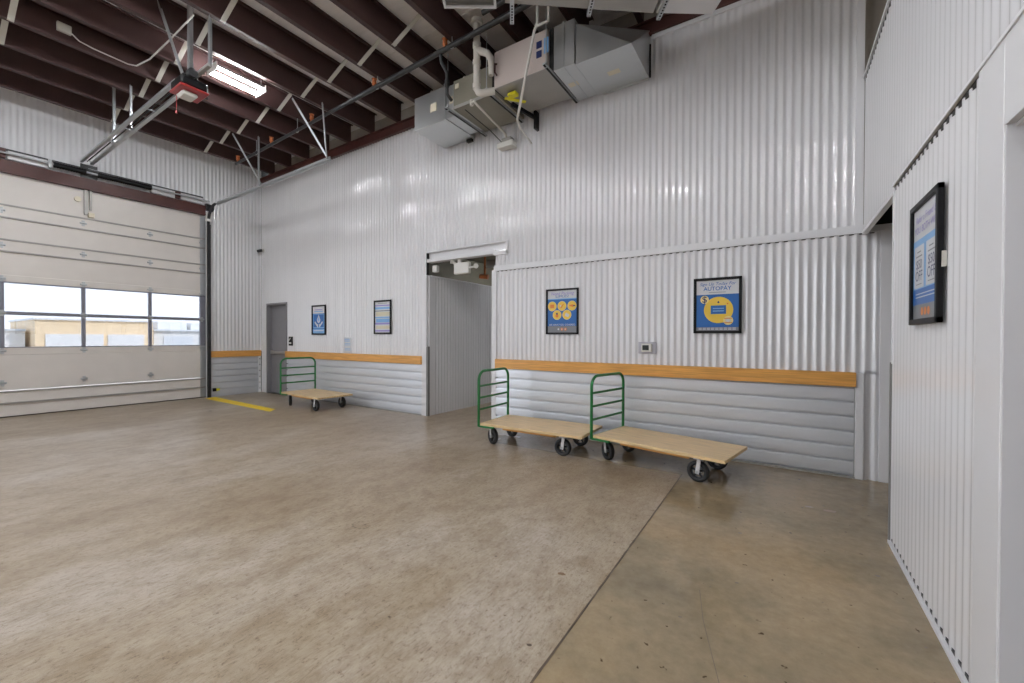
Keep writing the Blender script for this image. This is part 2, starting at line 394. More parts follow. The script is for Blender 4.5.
# header over the tall opening
hd = thing('door_header', 'white channel header across the top of the tall opening', 'door header', (-4.2, YW, 2.57), None, 'structure')
b = MB()
b.box((-4.99, crest - .02, 2.735), (-3.36, crest + .1, 2.752), 'wall_flat'); b.box((-4.975, crest + .04, 2.63), (-3.38, crest + .10, 2.735), 'wall_flat')
b.box((-4.975, crest - .02, 2.575), (-3.58, crest + .10, 2.632), 'wall_flat', .004); b.box((-3.60, crest - .022, 2.55), (-3.35, crest + .01, 2.605), 'wall_flat')
b.box((-3.385, crest - .022, 2.57), (-3.35, crest + .02, 2.752), 'wall_flat')
b.build('channel', hd)
b = MB(); b.box((-4.92, crest + .05, 2.42), (-4.82, crest + .12, 2.53), 'whitepl', .006); b.build('end_bracket', hd)
b = MB(); b.box((-5.0, crest - .005, 2.37), (-4.982, crest + .03, 2.745), 'black'); b.build('side_gap_plate', hd)

# corridor beyond the tall opening
b = MB(); b.ribs('y', YW + .14, 10.8, 0, 2.36, -4.95, -1, 'wall'); b.box((-5.0, YW + .02, 0), (-4.955, YW + .14, 2.36), 'wall_flat')
b.box((-5.0, YW + .05, 2.35), (-4.94, 10.8, 2.37), 'wall_flat')
S(b.build('wall_corridor'), 'ribbed wall inside the tall opening', 'wall')
b = MB()
b.box((-5.9, YW + .12, 3.05), (-3.3, 10.9, 3.1), 'olivedark'); b.box((-5.9, YW + .12, 2.2), (-5.85, 10.9, 3.1), 'olivedark')
b.box((-5.9, YW + .1, 2.80), (-3.3, YW + .14, 3.1), 'olivedark')
b.box((-5.9, YW + .12, 2.3), (-4.99, 10.9, 2.34), 'olivedark')
S(b.build('ceiling_corridor'), 'dark olive roof of the corridor beyond the opening', 'ceiling')
b = MB(); b.box((-3.6, YW + .05, 0), (-3.55, 10.9, 3.1), 'wall_flat'); b.box((-5.9, 10.8, 0), (-3.5, 10.9, 3.1), 'wall_flat')
S(b.build('wall_corridor_far'), 'plain walls at the far side of the corridor', 'wall')
b = MB(); b.bar((-4.85, YW + 1.45, 2.76), (-3.72, YW + 1.75, 2.76), .2, .12, 'duct', bev=.01)
tag(b.build('corridor_duct', origin=(-4.3, YW + 1, 2.7)), 'grey metal duct crossing the dark corridor roof', 'duct')
b = MB(); b.tube([(-4.72, 6.16, 2.47), (-4.56, 6.2, 2.45)], .045, 'brass'); b.tube([(-4.62, 6.18, 2.46), (-4.62, 6.18, 3.04)], .02, 'brass')
tag(b.build('sprinkler_valve', origin=(-4.62, 6.18, 2.46)), 'orange-red sprinkler fitting in the dark corridor roof', 'valve')

# emergency light under the header
t = thing('emergency_light', 'white twin-head emergency light under the opening header', 'light', (-4.3, YW + .06, 2.33))
b = MB(); b.box((-4.43, crest + .03, 2.34), (-4.12, crest + .10, 2.52), 'whitepl', .01); b.build('battery_case', t)
b = MB(); b.tube([(-4.40, crest + .07, 2.50), (-4.44, crest + .03, 2.54), (-4.46, crest + .0, 2.55)], [.02, .03, .04], 'whitepl', 12); b.build('lamp_head', t)
b = MB(); b.tube([(-4.12, crest + .06, 2.43), (-4.0, crest + .04, 2.43), (-3.95, crest + .0, 2.43)], [.015, .02, .04], 'whitepl', 12); b.build('lamp_head', t)
b = MB(); b.box((-4.36, crest + .05, 2.51), (-4.3, crest + .09, 2.58), 'whitepl'); b.build('bracket', t)

# wall with the roll-up door
wl = thing('wall_left', 'white vertical-ribbed steel wall around the roll-up door', 'wall', (XG, 2, 0), None, 'structure')
b = MB(); cx = XG + .008
def ry(y0, y1, z0, z1, base=cx, sgn=-1, m='wall'): b.ribs('y', y0, y1, z0, z1, base, sgn, m, amp=.010)
ry(3.945, YW, .99, DECK - .01); ry(-.32, 3.945, 4.14, DECK - .01); ry(-8, -6.4, 0, DECK - .01); ry(-1.4, -.32, 0, DECK - .01); ry(-6.4, -1.4, 4.14, DECK - .01)
b.build('ribbed_sheet', wl)
b = MB(); b.slats('y', 3.945, 5.0, 0, .9, cx + .012, -1, 'wains'); b.build('slatted_wainscot', wl)
b = MB(); b.box((XG - .01, 4.985, 0), (cx + .022, 5.035, .87), 'wall_flat', .003)
for k in range(6): b.tube([(cx + .022, 5.01, .10 + k * .14), (cx + .030, 5.01, .10 + k * .14)], .012, 'black', 8)
b.build('bolted_end_trim', wl)
b = MB(); b.box((XG - .10, 3.932, 0), (XG + .004, 3.95, 4.15), 'wall_flat'); b.box((XG - .12, -8.05, 4.2), (XG - .08, YW + .2, 5.5), 'dark'); b.box((XG - .12, 4.0, 0), (XG - .08, YW + .2, 4.2), 'dark'); b.box((XG - .12, -8.05, 0), (XG - .08, -6.4, 4.2), 'dark'); b.box((XG - .12, -1.4, 0), (XG - .08, -.32, 4.2), 'dark')
b.build('backing_board', wl)

# wall behind the camera (an assumed second bay opening, unseen in wall_left, is added for daylight)
b = MB()
b.ribs('x', XG, 3.9, 0, DECK, -7.0, -1, 'wall'); b.box((XG - .1, -7.12, 0), (3.9, -7.06, DECK), 'dark')
S(b.build('wall_front'), 'ribbed white wall behind the viewer', 'wall')

# right wall
wr = thing('wall_right', 'white ribbed right wall with a lower panel in front', 'wall', (XR, 3, 0), None, 'structure')
b = MB(); b.ribs('y', 2.2, 3.57, .02, 2.285, XR, 1, 'wall', amp=.009); b.build('lower_sheet', wr)
b = MB(); b.ribs('y', -7, YW - .02, 2.315, 3.755, XU - .01, 1, 'wall', amp=.009); b.build('upper_sheet', wr)
b = MB()
b.box((XR - .003, 1.997, 0), (XR + .02, 2.205, 2.30), 'wall_flat', .002)           # flat end panel
b.box((XR - .002, .6, 2.012), (XR + .02, 1.9965, 2.30), 'wall_flat')                # over the doorway
b.box((XR - .002, -7, 0), (XR + .02, .6, 2.30), 'wall_flat')
b.box((XR + .02, 3.55, 0), (XR + .15, 3.572, 2.35), 'wall_flat')
b.box((XR - .004, 3.562, 1.16), (XR + .02, 3.585, 2.33), 'wall_flat', .002)
b.build('flat_panel', wr)
b = MB(); b.box((XR - .008, -7, 2.298), (XU + .02, 3.585, 2.312), 'wall_flat'); b.box((XU - .016, 3.58, 2.298), (XU + .02, YW - .03, 2.33), 'wall_flat')
b.box((XU - .02, -7, 3.745), (XU + .05, YW - .03, 3.775), 'wall_flat')
b.build('edge_trim', wr)
b = MB(); b.box((XR + .0045, 2.2, 2.272), (XR + .02, 3.56, 2.298), 'black'); b.box((XR + .0045, 2.2, .018), (XR + .02, 3.56, .034), 'black'); b.box((XU - .008, -7, 3.72), (XU + .01, YW - .03, 3.745), 'dark')  # black strips in the rib valleys stand in for the shadow gaps
b.build('rib_gap_shade', wr)
b = MB(); b.box((XR - .012, 2.0, 0), (XR + .02, 3.575, .018), 'wall_flat'); b.build('base_strip', wr)
b = MB(); b.box((XR - .008, 3.57, 0), (XR + .06, 3.592, 1.17), 'greyguard', .003)
b.build('corner_guard', wr, label='ribbed grey corner guard')
# doorway in the right wall
d3 = thing('door_3', 'grey-white doorway reveal cut at the picture\'s right edge', 'door', (XR + .03, 1.5, 0), None, 'structure')
b = MB(); b.box((XR + .0, 1.985, 0), (XR + .35, 1.9965, 2.012), 'wall_flat'); b.box((XR + .02, .9, 2.0), (XR + .35, 1.985, 2.011), 'wall_flat'); b.box((XR + .02, .9, 0), (XR + .35, .912, 2.0), 'wall_flat'); b.build('frame', d3)
b = MB(); b.box((XR + .075, .915, .01), (XR + .12, 1.982, 1.997), 'doorgrey', .003); b.build('door_slab', d3)
b = MB(); b.tube([(XR + .072, 1.0, 1.0), (XR + .03, 1.0, 1.0), (XR + .03, 1.12, 1.0)], .01, 'galv'); b.build('door_handle', d3)
# passage and void beyond the right panel
b = MB()
b.box((1.95, 3.5, 0), (2.0, YW + .1, 3.0), 'wall_flat'); b.box((XR + .16, 3.3, 0), (2.0, 3.5, 3.0), 'wall_flat')
b.box((1.2, YW + .02, 2.33), (2.0, YW + .06, 3.0), 'dark'); b.box((.3, YW + .045, 2.30), (1.2, YW + .075, 2.8), 'dark'); b.box((XU - .012, YW + .0, 2.40), (XU + .012, YW + .12, DECK - .02), 'tan')  # includes a dark board added behind the corner to stop a light leak
S(b.build('wall_passage'), 'plain walls of the passage behind the right panel', 'wall')
b = MB(); b.box((XU + .03, 2.6, 2.62), (2.5, YW + .4, 2.66), 'dark'); b.box((XU + .03, YW + .08, 2.3), (2.5, YW + .12, 2.66), 'dark'); b.box((XU + .03, 3.28, 2.3), (2.5, 3.3, 2.66), 'dark')  # black lid and sides added so no light reaches the void
b.bar((XU + .05, 4.5, 2.5), (2.2, 4.3, 2.5), .05, .09, 'blackpipe')
S(b.build('passage_void_board'), 'added dark boards keeping the void above the right passage black', 'ceiling')
b = MB(); b.box((3.2, -7, 0), (3.25, YW + .3, DECK), 'tan'); b.box((XU - .3, YW + .1, 2.7), (3.2, YW + .15, DECK), 'tan')
S(b.build('wall_void'), 'dull tan lining seen over the top of the right wall', 'wall')

# ------------------------------------------------------------------ roof steel
b = MB()
b.box((XG, YW - .02, 4.925), (3.2, YW - .008, 5.095), 'rust'); b.box((XG, YW - .06, 4.925), (3.2, YW + .14, 4.94), 'rust'); b.box((XG, YW - .06, 5.08), (3.2, YW + .14, 5.095), 'rust')
S(b.build('roof_rafter'), 'dark red steel rafter along the top of the back wall', 'beam')
b = MB(); b.box((XG, YW + .16, 4.9), (3.2, YW + .2, DECK), 'tan')
S(b.build('wall_gable'), 'tan lining between the purlin ends', 'wall')
PX = [-9.845 + .703 * k for k in range(13)]
def zb(x): return 5.085 + .008 * (x + 9.8) * .6
for k, x in enumerate(PX):
    z0 = zb(x); zt = DECK - .012; b = MB()
    y0 = -7.0; y1 = YW - .01
    b.box((x - .004, y0, z0), (x + .004, y1, zt), 'brown')
    b.box((x - .065, y0, z0), (x, y1, z0 + .005), 'brown'); b.box((x - .065, y0, z0), (x - .06, y1, z0 + .02), 'brown')
    b.box((x, y0, zt - .005), (x + .065, y1, zt), 'brown'); b.box((x + .06, y0, zt - .022), (x + .065, y1, zt), 'brown')
    tag(b.build('roof_purlin', origin=(x, 0, z0)), 'dark brown steel roof purlin, %s from the roll-up door wall' % ORD[k], 'roof beam', 'brown roof purlins')
rows = [(3.68, 'row nearest the back wall'), (2.29, 'middle row'), (.90, 'row farthest from the back wall')]
for yy, rn in rows:
    for k in range(len(PX) - 1):
        if yy > 3 and k < 1 and False: continue
        if yy < 1 and k > 4: continue
        if yy > 1 and yy < 3 and k > 8: continue
        if yy > 3 and k > 8: continue
        x0, x1 = PX[k], PX[k + 1]; b = MB()
        p = Vector((x0 + .004, yy, zb(x0) + .005)); q = Vector((x1 - .012, yy, DECK - .05))
        b.bar(p, q, .055, .004, 'strap'); b.bar(p + Vector((-.03, 0, -.008)), p + Vector((.01, 0, -.006)), .055, .004, 'strap'); b.bar(q, q + Vector((.004, 0, .04)), .055, .004, 'strap', up=(1, 0, 0))
        tag(b.build('bridging_strap', origin=(x0, yy, zb(x0))), 'white strap between %s and %s purlins from door wall, %s' % (ORD[k], ORD[k + 1], rn), 'strap', 'white purlin bridging straps')

# ceiling lights
def ceiling_light(x, y, z, label, L=.6):
    t = thing('ceiling_light', label, 'light', (x, y, z), 'twin-tube ceiling lights')
    for dx in (-.105, .105):
        b = MB(); b.box((x + dx - .018, y - L / 2 - .02, z + .022), (x + dx + .018, y + L / 2 + .02, z + .06), 'greyguard', .005); b.build('housing', t)
        b = MB(); b.tube([(x + dx, y - L / 2, z), (x + dx, y + L / 2, z)], .016, 'tube', 10); b.build('lamp_tube', t)
    for dy in (-L / 2 - .02, L / 2 + .02):
        b = MB(); b.box((x - .145, y + dy - .010, z - .03), (x + .145, y + dy + .010, z + .07), 'fix', .004); b.build('end_cap', t)
        b = MB(); b.tube([(x, y + dy, z + .06), (x, y + dy, DECK - .013)], .006, 'galv', 6); b.build('hanger_rod', t)
ceiling_light(-6.58, 2.86, 4.99, 'twin-tube ceiling light glowing beside the door opener motor')
for x, y, lab in ((-2.7, 1.1, 'twin-tube ceiling light high over the two near carts'), (-2.7, -2.4, 'twin-tube ceiling light nearest behind the viewer'),
                  (-6.6, -1.0, 'twin-tube ceiling light over the roll-up door bay'), (-4.6, -5.2, 'twin-tube ceiling light by the open doorway behind'), (-4.6, .3, 'added twin-tube light, unseen, brightening the roof lining'), (-.5, -1.2, 'twin-tube ceiling light above the right-hand side')):  # the lamp for the roof lining is an unseen extra, added for brightness
    ceiling_light(x, y, 4.97, lab, 1.2)
ceiling_light(-4.25, 7.9, 2.9, 'added twin-tube light, unseen, brightening the corridor', .3)  # no lamp known here; put in out of sight to lift the dark corridor

# sprinkler pipe
t = thing('sprinkler_pipe', 'long black sprinkler pipe slung below the purlins', 'pipe', (-5, 4.1, 5.0))
b = MB()
def sp(x): return Vector((x, 4.0 - .02 * (x + 8.6) / 5.1, 4.852 + .152 * (x + 8.56) / 5.1))
b.tube([sp(-9.3), sp(-5.6)], .026, 'blackpipe', 10); b.tube([sp(-5.6), sp(.4)], .034, 'blackpipe', 12); b.build('main_run', t)
b = MB(); b.tube([sp(-2.9) + Vector((0, -.16, .03)), sp(.4) + Vector((0, -.16, .03))], .028, 'blackpipe', 10); b.build('parallel_run', t)
for x in (-9.2, -7.9, -6.6, -5.0, -3.62):
    b = MB(); p = sp(x)
    b.tube([p + Vector((0, 0, -.01)), p + Vector((0, 0, .05)), p + Vector((0, 0, .055)), p + Vector((0, 0, .11))], [.022, .022, .034, .03], 'brass', 10); b.tube([p + Vector((0, 0, .11)), p + Vector((0, 0, .13))], [.012, .04], 'brass', 10)
    b.build('sprinkler_head', t)
for x in (-8.45, -7.03, -4.93, -3.5):
    b = MB(); p = sp(x); b.tube([p + Vector((.04 * math.cos(a), 0, .04 * math.sin(a))) for a in [2 * PI * i / 12 for i in range(13)]], .006, 'galv', 6); b.tube([p + Vector((0, 0, .04)), (p.x, p.y, max(p.z + .06, zb(x)))], .006, 'galv', 6); b.build('hanger_ring', t)

# ------------------------------------------------------------------ roll-up door
dg = thing('door_2', 'cream sectional roll-up door with two rows of windows', 'roll-up door', (XG - .03, 1.85, 0), None, 'structure')
XD = XG - .035
Y0d, Y1d = -.30, 3.93
def band(z0, z1, name='panel', m='doorwhite', dx=0., bev=.006):
    b = MB(); b.box((XD - .05, Y0d, z0), (XD + dx, Y1d - .105, z1), m, bev); return b.build(name, dg)
def panel(z0, z1):
    b = MB(); b.box((XD - .05, Y0d, z0), (XD, Y1d - .105, z1), 'doorwhite', .004)
    b.build('panel', dg)
def strut(z0, z1):
    b = MB()
    b.box((XD - .05, Y0d, z0), (XD - .004, Y1d - .11, z1), 'doorwhite')
    for z in (z0, z1): b.box((XD - .01, Y0d, z - .018), (XD + .035, Y1d - .02, z + .006), 'duct_dull', .002)  # flanges in a darker grey to paint in the struts' shadow bands
    b.box((XD + .0, Y0d, z0 + .004), (XD + .012, Y1d - .11, z1 - .012), 'doorwhite')
    b.build('reinforcing_strut', dg)
panel(.015, .225); strut(.235, .425); panel(.435, 1.02)
panel(2.31, 2.69); strut(2.70, 2.885); panel(2.895, 3.235); strut(3.245, 3.445); panel(3.455, 3.93)
b = MB(); b.box((XD - .05, Y0d, -.0), (XD - .01, Y1d, .016), 'rubber'); b.build('bottom_seal', dg)
b = MB(); b.box((XD - .05, Y1d - .105, 0.016), (XD + .004, Y1d, 3.93), 'galv', .003); b.build('end_stile', dg)
b = MB(); b.box((XD - .05, Y0d, 3.93), (XD + .012, Y1d, 3.95), 'wall_flat', .003); b.build('top_rail', dg)
# window frames
YM = [1.11 - .932 * 1, 1.11, 2.043, 2.98]
b = MB()
for z0, z1 in ((1.012, 1.135), (2.20, 2.315)): b.box((XD - .05, Y0d, z0), (XD + .006, Y1d - .105, z1), 'doorwhite', .006)
b.build('window_rail', dg)
b = MB(); b.box((XD - .045, Y0d, 1.668), (XD + .012, Y1d - .02, 1.724), 'anod', .006)
b.box((XD - .045, Y0d, 2.185), (XD + .01, Y1d - .02, 2.205), 'anod'); b.box((XD - .045, Y0d, 1.13), (XD + .01, Y1d - .02, 1.145), 'anod'); b.build('window_crossbar', dg)
for y in YM + [Y1d - .06]:
    w = .026 if y < 3.5 else .05
    b = MB(); b.box((XD - .045, y - w, 1.13), (XD + .010, y + w, 2.21), 'anod', .006); b.build('mullion', dg)
ed = [Y0d] + YM + [Y1d - .07]
for z0, z1 in ((1.14, 1.67), (1.722, 2.19)):
    for a0, a1 in zip(ed, ed[1:]):
        b = MB(); b.box((XD - .030, a0 + .02, z0), (XD - .024, a1 - .02, z1), 'glass'); b.build('window_pane', dg)
def hinge(y, z):
    b = MB(); b.box((XD + .012, y - .045, z - .018), (XD + .022, y + .045, z + .018), 'galv', .003); b.box((XD + .012, y - .02, z - .05), (XD + .018, y + .02, z + .05), 'galv', .002); b.tube([(XD + .026, y - .04, z), (XD + .026, y + .04, z)], .010, 'galv', 8); b.build('hinge', dg)
for y in YM[1:] + [Y1d - .08]:
    for z in (2.79, 3.35) + ((.56,) if y < 3.5 else ()): hinge(y, z)
    for z in (1.08, 1.695, 2.25): hinge(y, z)
# lock bracket near the middle of the door, arm to the opener
b = MB(); b.bar((XD + .05, 2.07, 3.50), (XD + .05, 2.07, 4.02), .05, .03, 'duct_dull', bev=.003); b.bar((XD + .05, 2.13, 3.60), (XD + .05, 2.13, 4.02), .03, .03, 'duct_dull'); b.box((XD, 2.1, 3.47), (XD + .07, 2.18, 3.55), 'cream', .006); b.build('opener_arm', dg)
b = MB(); b.tube([(XD + .02, 1.97, 3.76), (XD + .055, 1.97, 3.76)], .045, 'cream', 14); b.build('pulley_wheel', dg)

# track
t = thing('door_track', 'black steel track curving up from the roll-up door edge', 'track', (-10.4, 3.99, 0))
xt = XG + .075; b = MB()
path = [(xt, 3.94, .0), (xt, 3.94, 3.78)]
R_ = .37; zc = 4.146 - R_
for k in range(1, 11):
    a = PI / 2 * k / 10; path.append((xt + R_ * (1 - math.cos(a)), 3.94, zc + R_ * math.sin(a)))
for p, q in zip(path, path[1:]): b.bar(p, q, .055, .012, 'blackpipe', up=(1, 0, 0) if q[2] - p[2] > abs(q[0] - p[0]) else (0, 0, 1))
b.box((xt - .03, 3.965, 0), (xt + .03, 3.975, 3.75), 'blackpipe')
b.build('curved_track', t)
b = MB(); b.angle((xt + R_, 3.98, 4.13), (-6.05, 3.98, 4.15), .05, 'galv'); b.bar((xt + R_, 3.97, 4.15), (-6.05, 3.97, 4.17), .02, .075, 'galv'); b.build('horizontal_track', t)
def hang(p, q, w=.035, name='hanger_angle', par=None):
    b = MB(); b.angle(p, q, w, 'galv', up=(0, 1, 0)); b.build(name, par or t)
hang((-8.25, 3.925, 5.08), (-8.25, 3.925, 4.15)); hang((-8.55, 3.62, 5.08), (-8.22, 3.97, 4.17))
hang((-6.22, 3.93, 5.09), (-6.1, 3.93, 4.17), .028); hang((-6.5, 3.6, 5.08), (-6.12, 3.97, 4.17))
b = MB(); b.box((xt - .06, 3.90, 3.82), (xt + .02, 4.0, 4.02), 'whitepl', .006); b.tube([(xt - .02, 3.9, 4.12), (xt - .02, 4.03, 4.12)], .075, 'blackpipe', 14); b.build('drum_bracket', t)

# lintel beam and torsion springs
b = MB(); b.box((XG - .02, -1.5, 3.955), (XG + .06, 3.90, 4.15), 'rust', .006); b.box((XG - .02, -1.5, 3.945), (XG + .075, 3.9, 3.96), 'rust')
S(b.build('door_lintel'), 'dark red steel lintel above the roll-up door', 'beam')
t = thing('torsion_spring_assembly', 'black torsion springs on a shaft above the roll-up door', 'spring', (XG + .12, 2, 4.24))
b = MB(); b.tube([(XG + .13, -.3, 4.235), (XG + .13, 3.95, 4.235)], .016, 'galv', 8); b.build('shaft', t)
def spring(y0, y1):
    b = MB(); n = int((y1 - y0) / .03); vs = []; pts = []
    rs = []
    for k in range(n * 2 + 1):
        pts.append((XG + .13, y0 + (y1 - y0) * k / (n * 2), 4.235)); rs.append(.052 if k % 2 else .043)
    b.tube(pts, rs, 'black', 12); b.build('spring', t)
spring(1.66, 2.05); spring(2.2, 2.96)
b = MB(); b.box((XG + .10, 1.60, 4.16), (XG + .16, 1.64, 4.30), 'galv'); b.build('winding_cone', t)
b = MB(); b.box((XG + .01, 2.0, 4.15), (XG + .03, 2.22, 4.40), 'blackpipe'); b.build('centre_plate', t)
for y0, y1 in ((1.17, 1.60), (2.97, 3.36), (3.46, 3.84)):
    b = MB(); b.box((XG + .02, y0, 4.165), (XG + .06, y1, 4.30), 'wall_flat', .003); b.build('mounting_board', t)
b = MB(); b.box((XG + .02, 1.08, 4.17), (XG + .075, 1.15, 4.32), 'rust'); b.build('bearing_bracket', t); b = MB(); b.box((XG + .02, 3.37, 4.17), (XG + .075, 3.45, 4.3), 'rust'); b.build('bearing_bracket', t)
b = MB(); b.box((XG + .01, 0.2, 4.305), (XG + .065, 3.85, 4.325), 'blackpipe'); b.box((XG + .01, 2.1, 4.325), (XG + .045, 3.0, 4.335), 'wall_flat'); b.build('top_angle', t)

# opener
t = thing('door_opener', 'ceiling door opener with motor head and long twin rail', 'door opener', (-6, 2.07, 4.3))
for yy in (2.0, 2.13):
    b = MB(); b.bar((XG + .1, yy, 4.415), (-6.15, yy, 4.415), .045, .035, 'galv', bev=.003); b.build('rail', t)
b = MB()
for x in (-10.2, -8.9, -8.14, -7.2, -6.3): b.box((x - .015, 1.99, 4.395), (x + .015, 2.14, 4.40), 'galv')
b.tube([(XG + .15, 2.065, 4.425), (-6.1, 2.065, 4.425)], .008, 'black', 6); b.build('chain', t)
b = MB(); b.box((-6.12, 1.93, 4.25), (-5.80, 2.20, 4.36), 'black', .02); b.box((-6.2, 1.98, 4.36), (-5.9, 2.14, 4.44), 'black', .02); b.build('motor_head', t)
b = MB(); b.box((-6.13, 1.92, 4.225), (-5.79, 2.21, 4.252), 'red', .01); b.build('red_cover', t)
b = MB(); b.box((-6.08, 1.97, 4.18), (-5.88, 2.13, 4.23), 'whitepl', .02); b.build('lamp_lens', t)
b = MB(); b.tube([(-6.05, 2.25, 4.3), (-6.05, 2.25, 4.42)], .04, 'blackpipe', 12); b.bar((-5.95, 2.1, 4.43), (-5.5, 2.1, 4.43), .04, .03, 'duct_dull'); b.tube([(-5.8, 2.02, 4.38), (-5.72, 2.02, 4.38)], .05, 'blackpipe', 12); b.build('gear_case', t)
b = MB(); b.tube([(-6.0, 1.95, 4.17), (-6.0, 1.95, 3.98)], .004, 'red', 5); b.tube([(-6.0, 1.95, 3.99), (-6.0, 1.95, 3.96)], .012, 'red', 6); b.build('release_cord', t)
hang((-8.93, 2.07, 5.38), (-8.93, 2.07, 4.42), .04, par=t); hang((-8.15, 2.08, 5.06), (-8.15, 2.08, 4.44), .03, par=t)
hang((-6.06, 2.08, 5.42), (-6.06, 2.08, 4.44), .06, par=t); hang((-6.36, 1.86, 5.42), (-6.1, 2.04, 4.46), .035, par=t); hang((-5.54, 2.1, 5.0), (-5.54, 2.1, 4.44), .04, par=t)

# small wall devices by the roll-up door and corner
b = MB(); b.box((XG + .02, 4.03, .12), (XG + .07, 4.09, .19), 'black', .006); b.box((XG + .02, 4.09, .13), (XG + .06, 4.16, .18), 'ytag', .004)
tag(b.build('photo_eye_sensor', origin=(XG + .04, 4.08, .15)), 'small black and yellow photo-eye sensor beside the roll-up door foot', 'sensor')
t = thing('security_camera', 'small dark security camera high in the far corner', 'camera', (-10.35, YW - .05, 2.9))
b = MB(); b.tube([(-10.36, YW - .01, 3.38), (-10.36, YW - .06, 3.38)], .04, 'whitepl', 12); b.build('mount', t)
b = MB(); b.tube([(-10.36, YW - .05, 3.38), (-10.33, YW - .15, 3.34)], .035, 'blackpipe', 12); b.build('camera_body', t)

# junction box with white cable on a purlin
xw = PX[3] + .004
b = MB(); b.box((xw, 1.27, 5.20), (xw + .05, 1.40, 5.31), 'strap', .006)
tag(b.build('junction_box', origin=(xw, 1.42, 5.22)), 'small pale junction box on a brown purlin web, upper left', 'box')
b = MB(); x3 = PX[3]
b.tube([(-7.71, 1.39, 5.24), (-7.70, 1.47, 5.17), (-7.70, 1.60, 5.15), (-7.70, 1.95, 5.14), (-7.55, 2.0, 5.09), (-7.15, 2.035, 5.06), (-6.46, 2.035, 5.05), (-5.74, 2.03, 5.05)], .009, 'whitepl', 6)
tag(b.build('white_cable', origin=(xw, 1.5, 5.2)), 'white cable looping from the junction box along the purlins', 'cable')
# cross conduit of pale purlin braces near the left edge

# ------------------------------------------------------------------ grey door on the back wall
d1 = thing('door_1', 'grey steel door with a push bar in the far corner', 'door', (-9.77, YW, 0), None, 'structure')
b = MB()
b.box((-10.205, crest - .02, 0), (-10.165, YW + .13, 2.11), 'doorgrey', .003); b.box((-9.365, crest - .02, 0), (-9.325, YW + .13, 2.11), 'doorgrey', .003); b.box((-10.165, crest - .02, 2.06), (-9.365, YW + .13, 2.11), 'doorgrey', .003); b.build('frame', d1)
b = MB(); b.box((-10.165, YW + .07, .012), (-9.365, YW + .115, 2.06), 'doorgrey', .003); b.build('door_slab', d1)
b = MB(); b.box((-10.1, YW + .02, .93), (-9.45, YW + .045, .985), 'galv', .005); b.box((-10.12, YW + .02, .92), (-10.04, YW + .07, 1.0), 'galv', .005); b.box((-9.5, YW + .02, .93), (-9.44, YW + .07, .985), 'galv'); b.build('push_bar', d1)
b = MB(); b.box((-10.165, crest - .01, 0), (-9.365, YW + .12, .012), 'blackpipe'); b.build('threshold', d1)
b = MB(); b.box((-10.3, YW + .13, 0), (-9.2, YW + .15, 2.2), 'dark'); b.build('backing_board', d1)

# card reader, sign
t = thing('light_switch', 'black wall plate with white toggles beside the grey door', 'switch', (-9.16, crest, 1.13))
b = MB(); b.box((-9.235, crest - .02, 1.13), (-9.085, crest + .002, 1.33), 'black', .006); b.build('cover_plate', t)
b = MB(); b.box((-9.20, crest - .028, 1.17), (-9.12, crest - .02, 1.205), 'whitepl'); b.bar((-9.2, crest - .026, 1.25), (-9.14, crest - .026, 1.30), .005, .02, 'whitepl'); b.build('toggle', t)
b = MB(); b.box((-7.25, crest - .008, 1.03), (-7.0, crest + .002, 1.32), 'paper', .002)
for z in (1.275, 1.24): b.box((-7.22, crest - .0095, z), (-7.06, crest - .008, z + .014), 'ltblue')
for z in (1.19, 1.165, 1.09, 1.065): b.box((-7.21, crest - .0095, z), (-7.04, crest - .008, z + .010), 'ltblue')
tag(b.build('notice_sign', origin=(-7.12, crest, 1.03)), 'small white notice just above the rail between the two left posters', 'sign')
# thermostat
t = thing('thermostat', 'white thermostat with dark display below the right-hand posters', 'thermostat', (-1.34, crest, 1.14))
b = MB(); b.box((-1.445, crest - .014, 1.135), (-1.235, crest + .002, 1.275), 'purple', .004); b.mats = [mat('mauve_backplate', (.42, .41, .46), .3)]; b.build('backplate', t)
b = MB(); b.box((-1.405, crest - .035, 1.158), (-1.28, crest - .012, 1.258), 'whitepl', .006); b.build('case', t)
b = MB(); b.box((-1.39, crest - .037, 1.178), (-1.315, crest - .034, 1.238), 'lcd'); b.build('display', t)

# ------------------------------------------------------------------ posters
class Sheet:
    """flat print; u,v in 0..1 across width W and height Hh"""
    def __init__(s, org, ex, n, W, Hh): s.o = Vector(org); s.ex = Vector(ex); s.n = Vector(n); s.W = W; s.H = Hh; s.b = MB(); s.k = 0
    def P(s, u, v, lay): return s.o + s.ex * (u * s.W) + Vector((0, 0, 1)) * (v * s.H) + s.n * (.0006 * lay)
    def rect(s, u0, v0, u1, v1, m, lay=1): s.b.face([s.P(u0, v0, lay), s.P(u1, v0, lay), s.P(u1, v1, lay), s.P(u0, v1, lay)], m)
    def circ(s, u, v, r, m, lay=2, n=30, sq=1.): s.b.face([s.P(u + r * math.cos(2 * PI * k / n), v + r * sq * s.W / s.H * math.sin(2 * PI * k / n), lay) for k in range(n)], m)
    def poly(s, pts, m, lay=3): s.b.face([s.P(u, v, lay) for u, v in pts], m)
    def text(s, t, u, v, size, m, lay=3, shear=0., bold=0., sx=1.): s.b.text(t, s.P(u, v, lay), s.ex * sx, (0, 0, 1), size, m, 'CENTER', shear, bold)
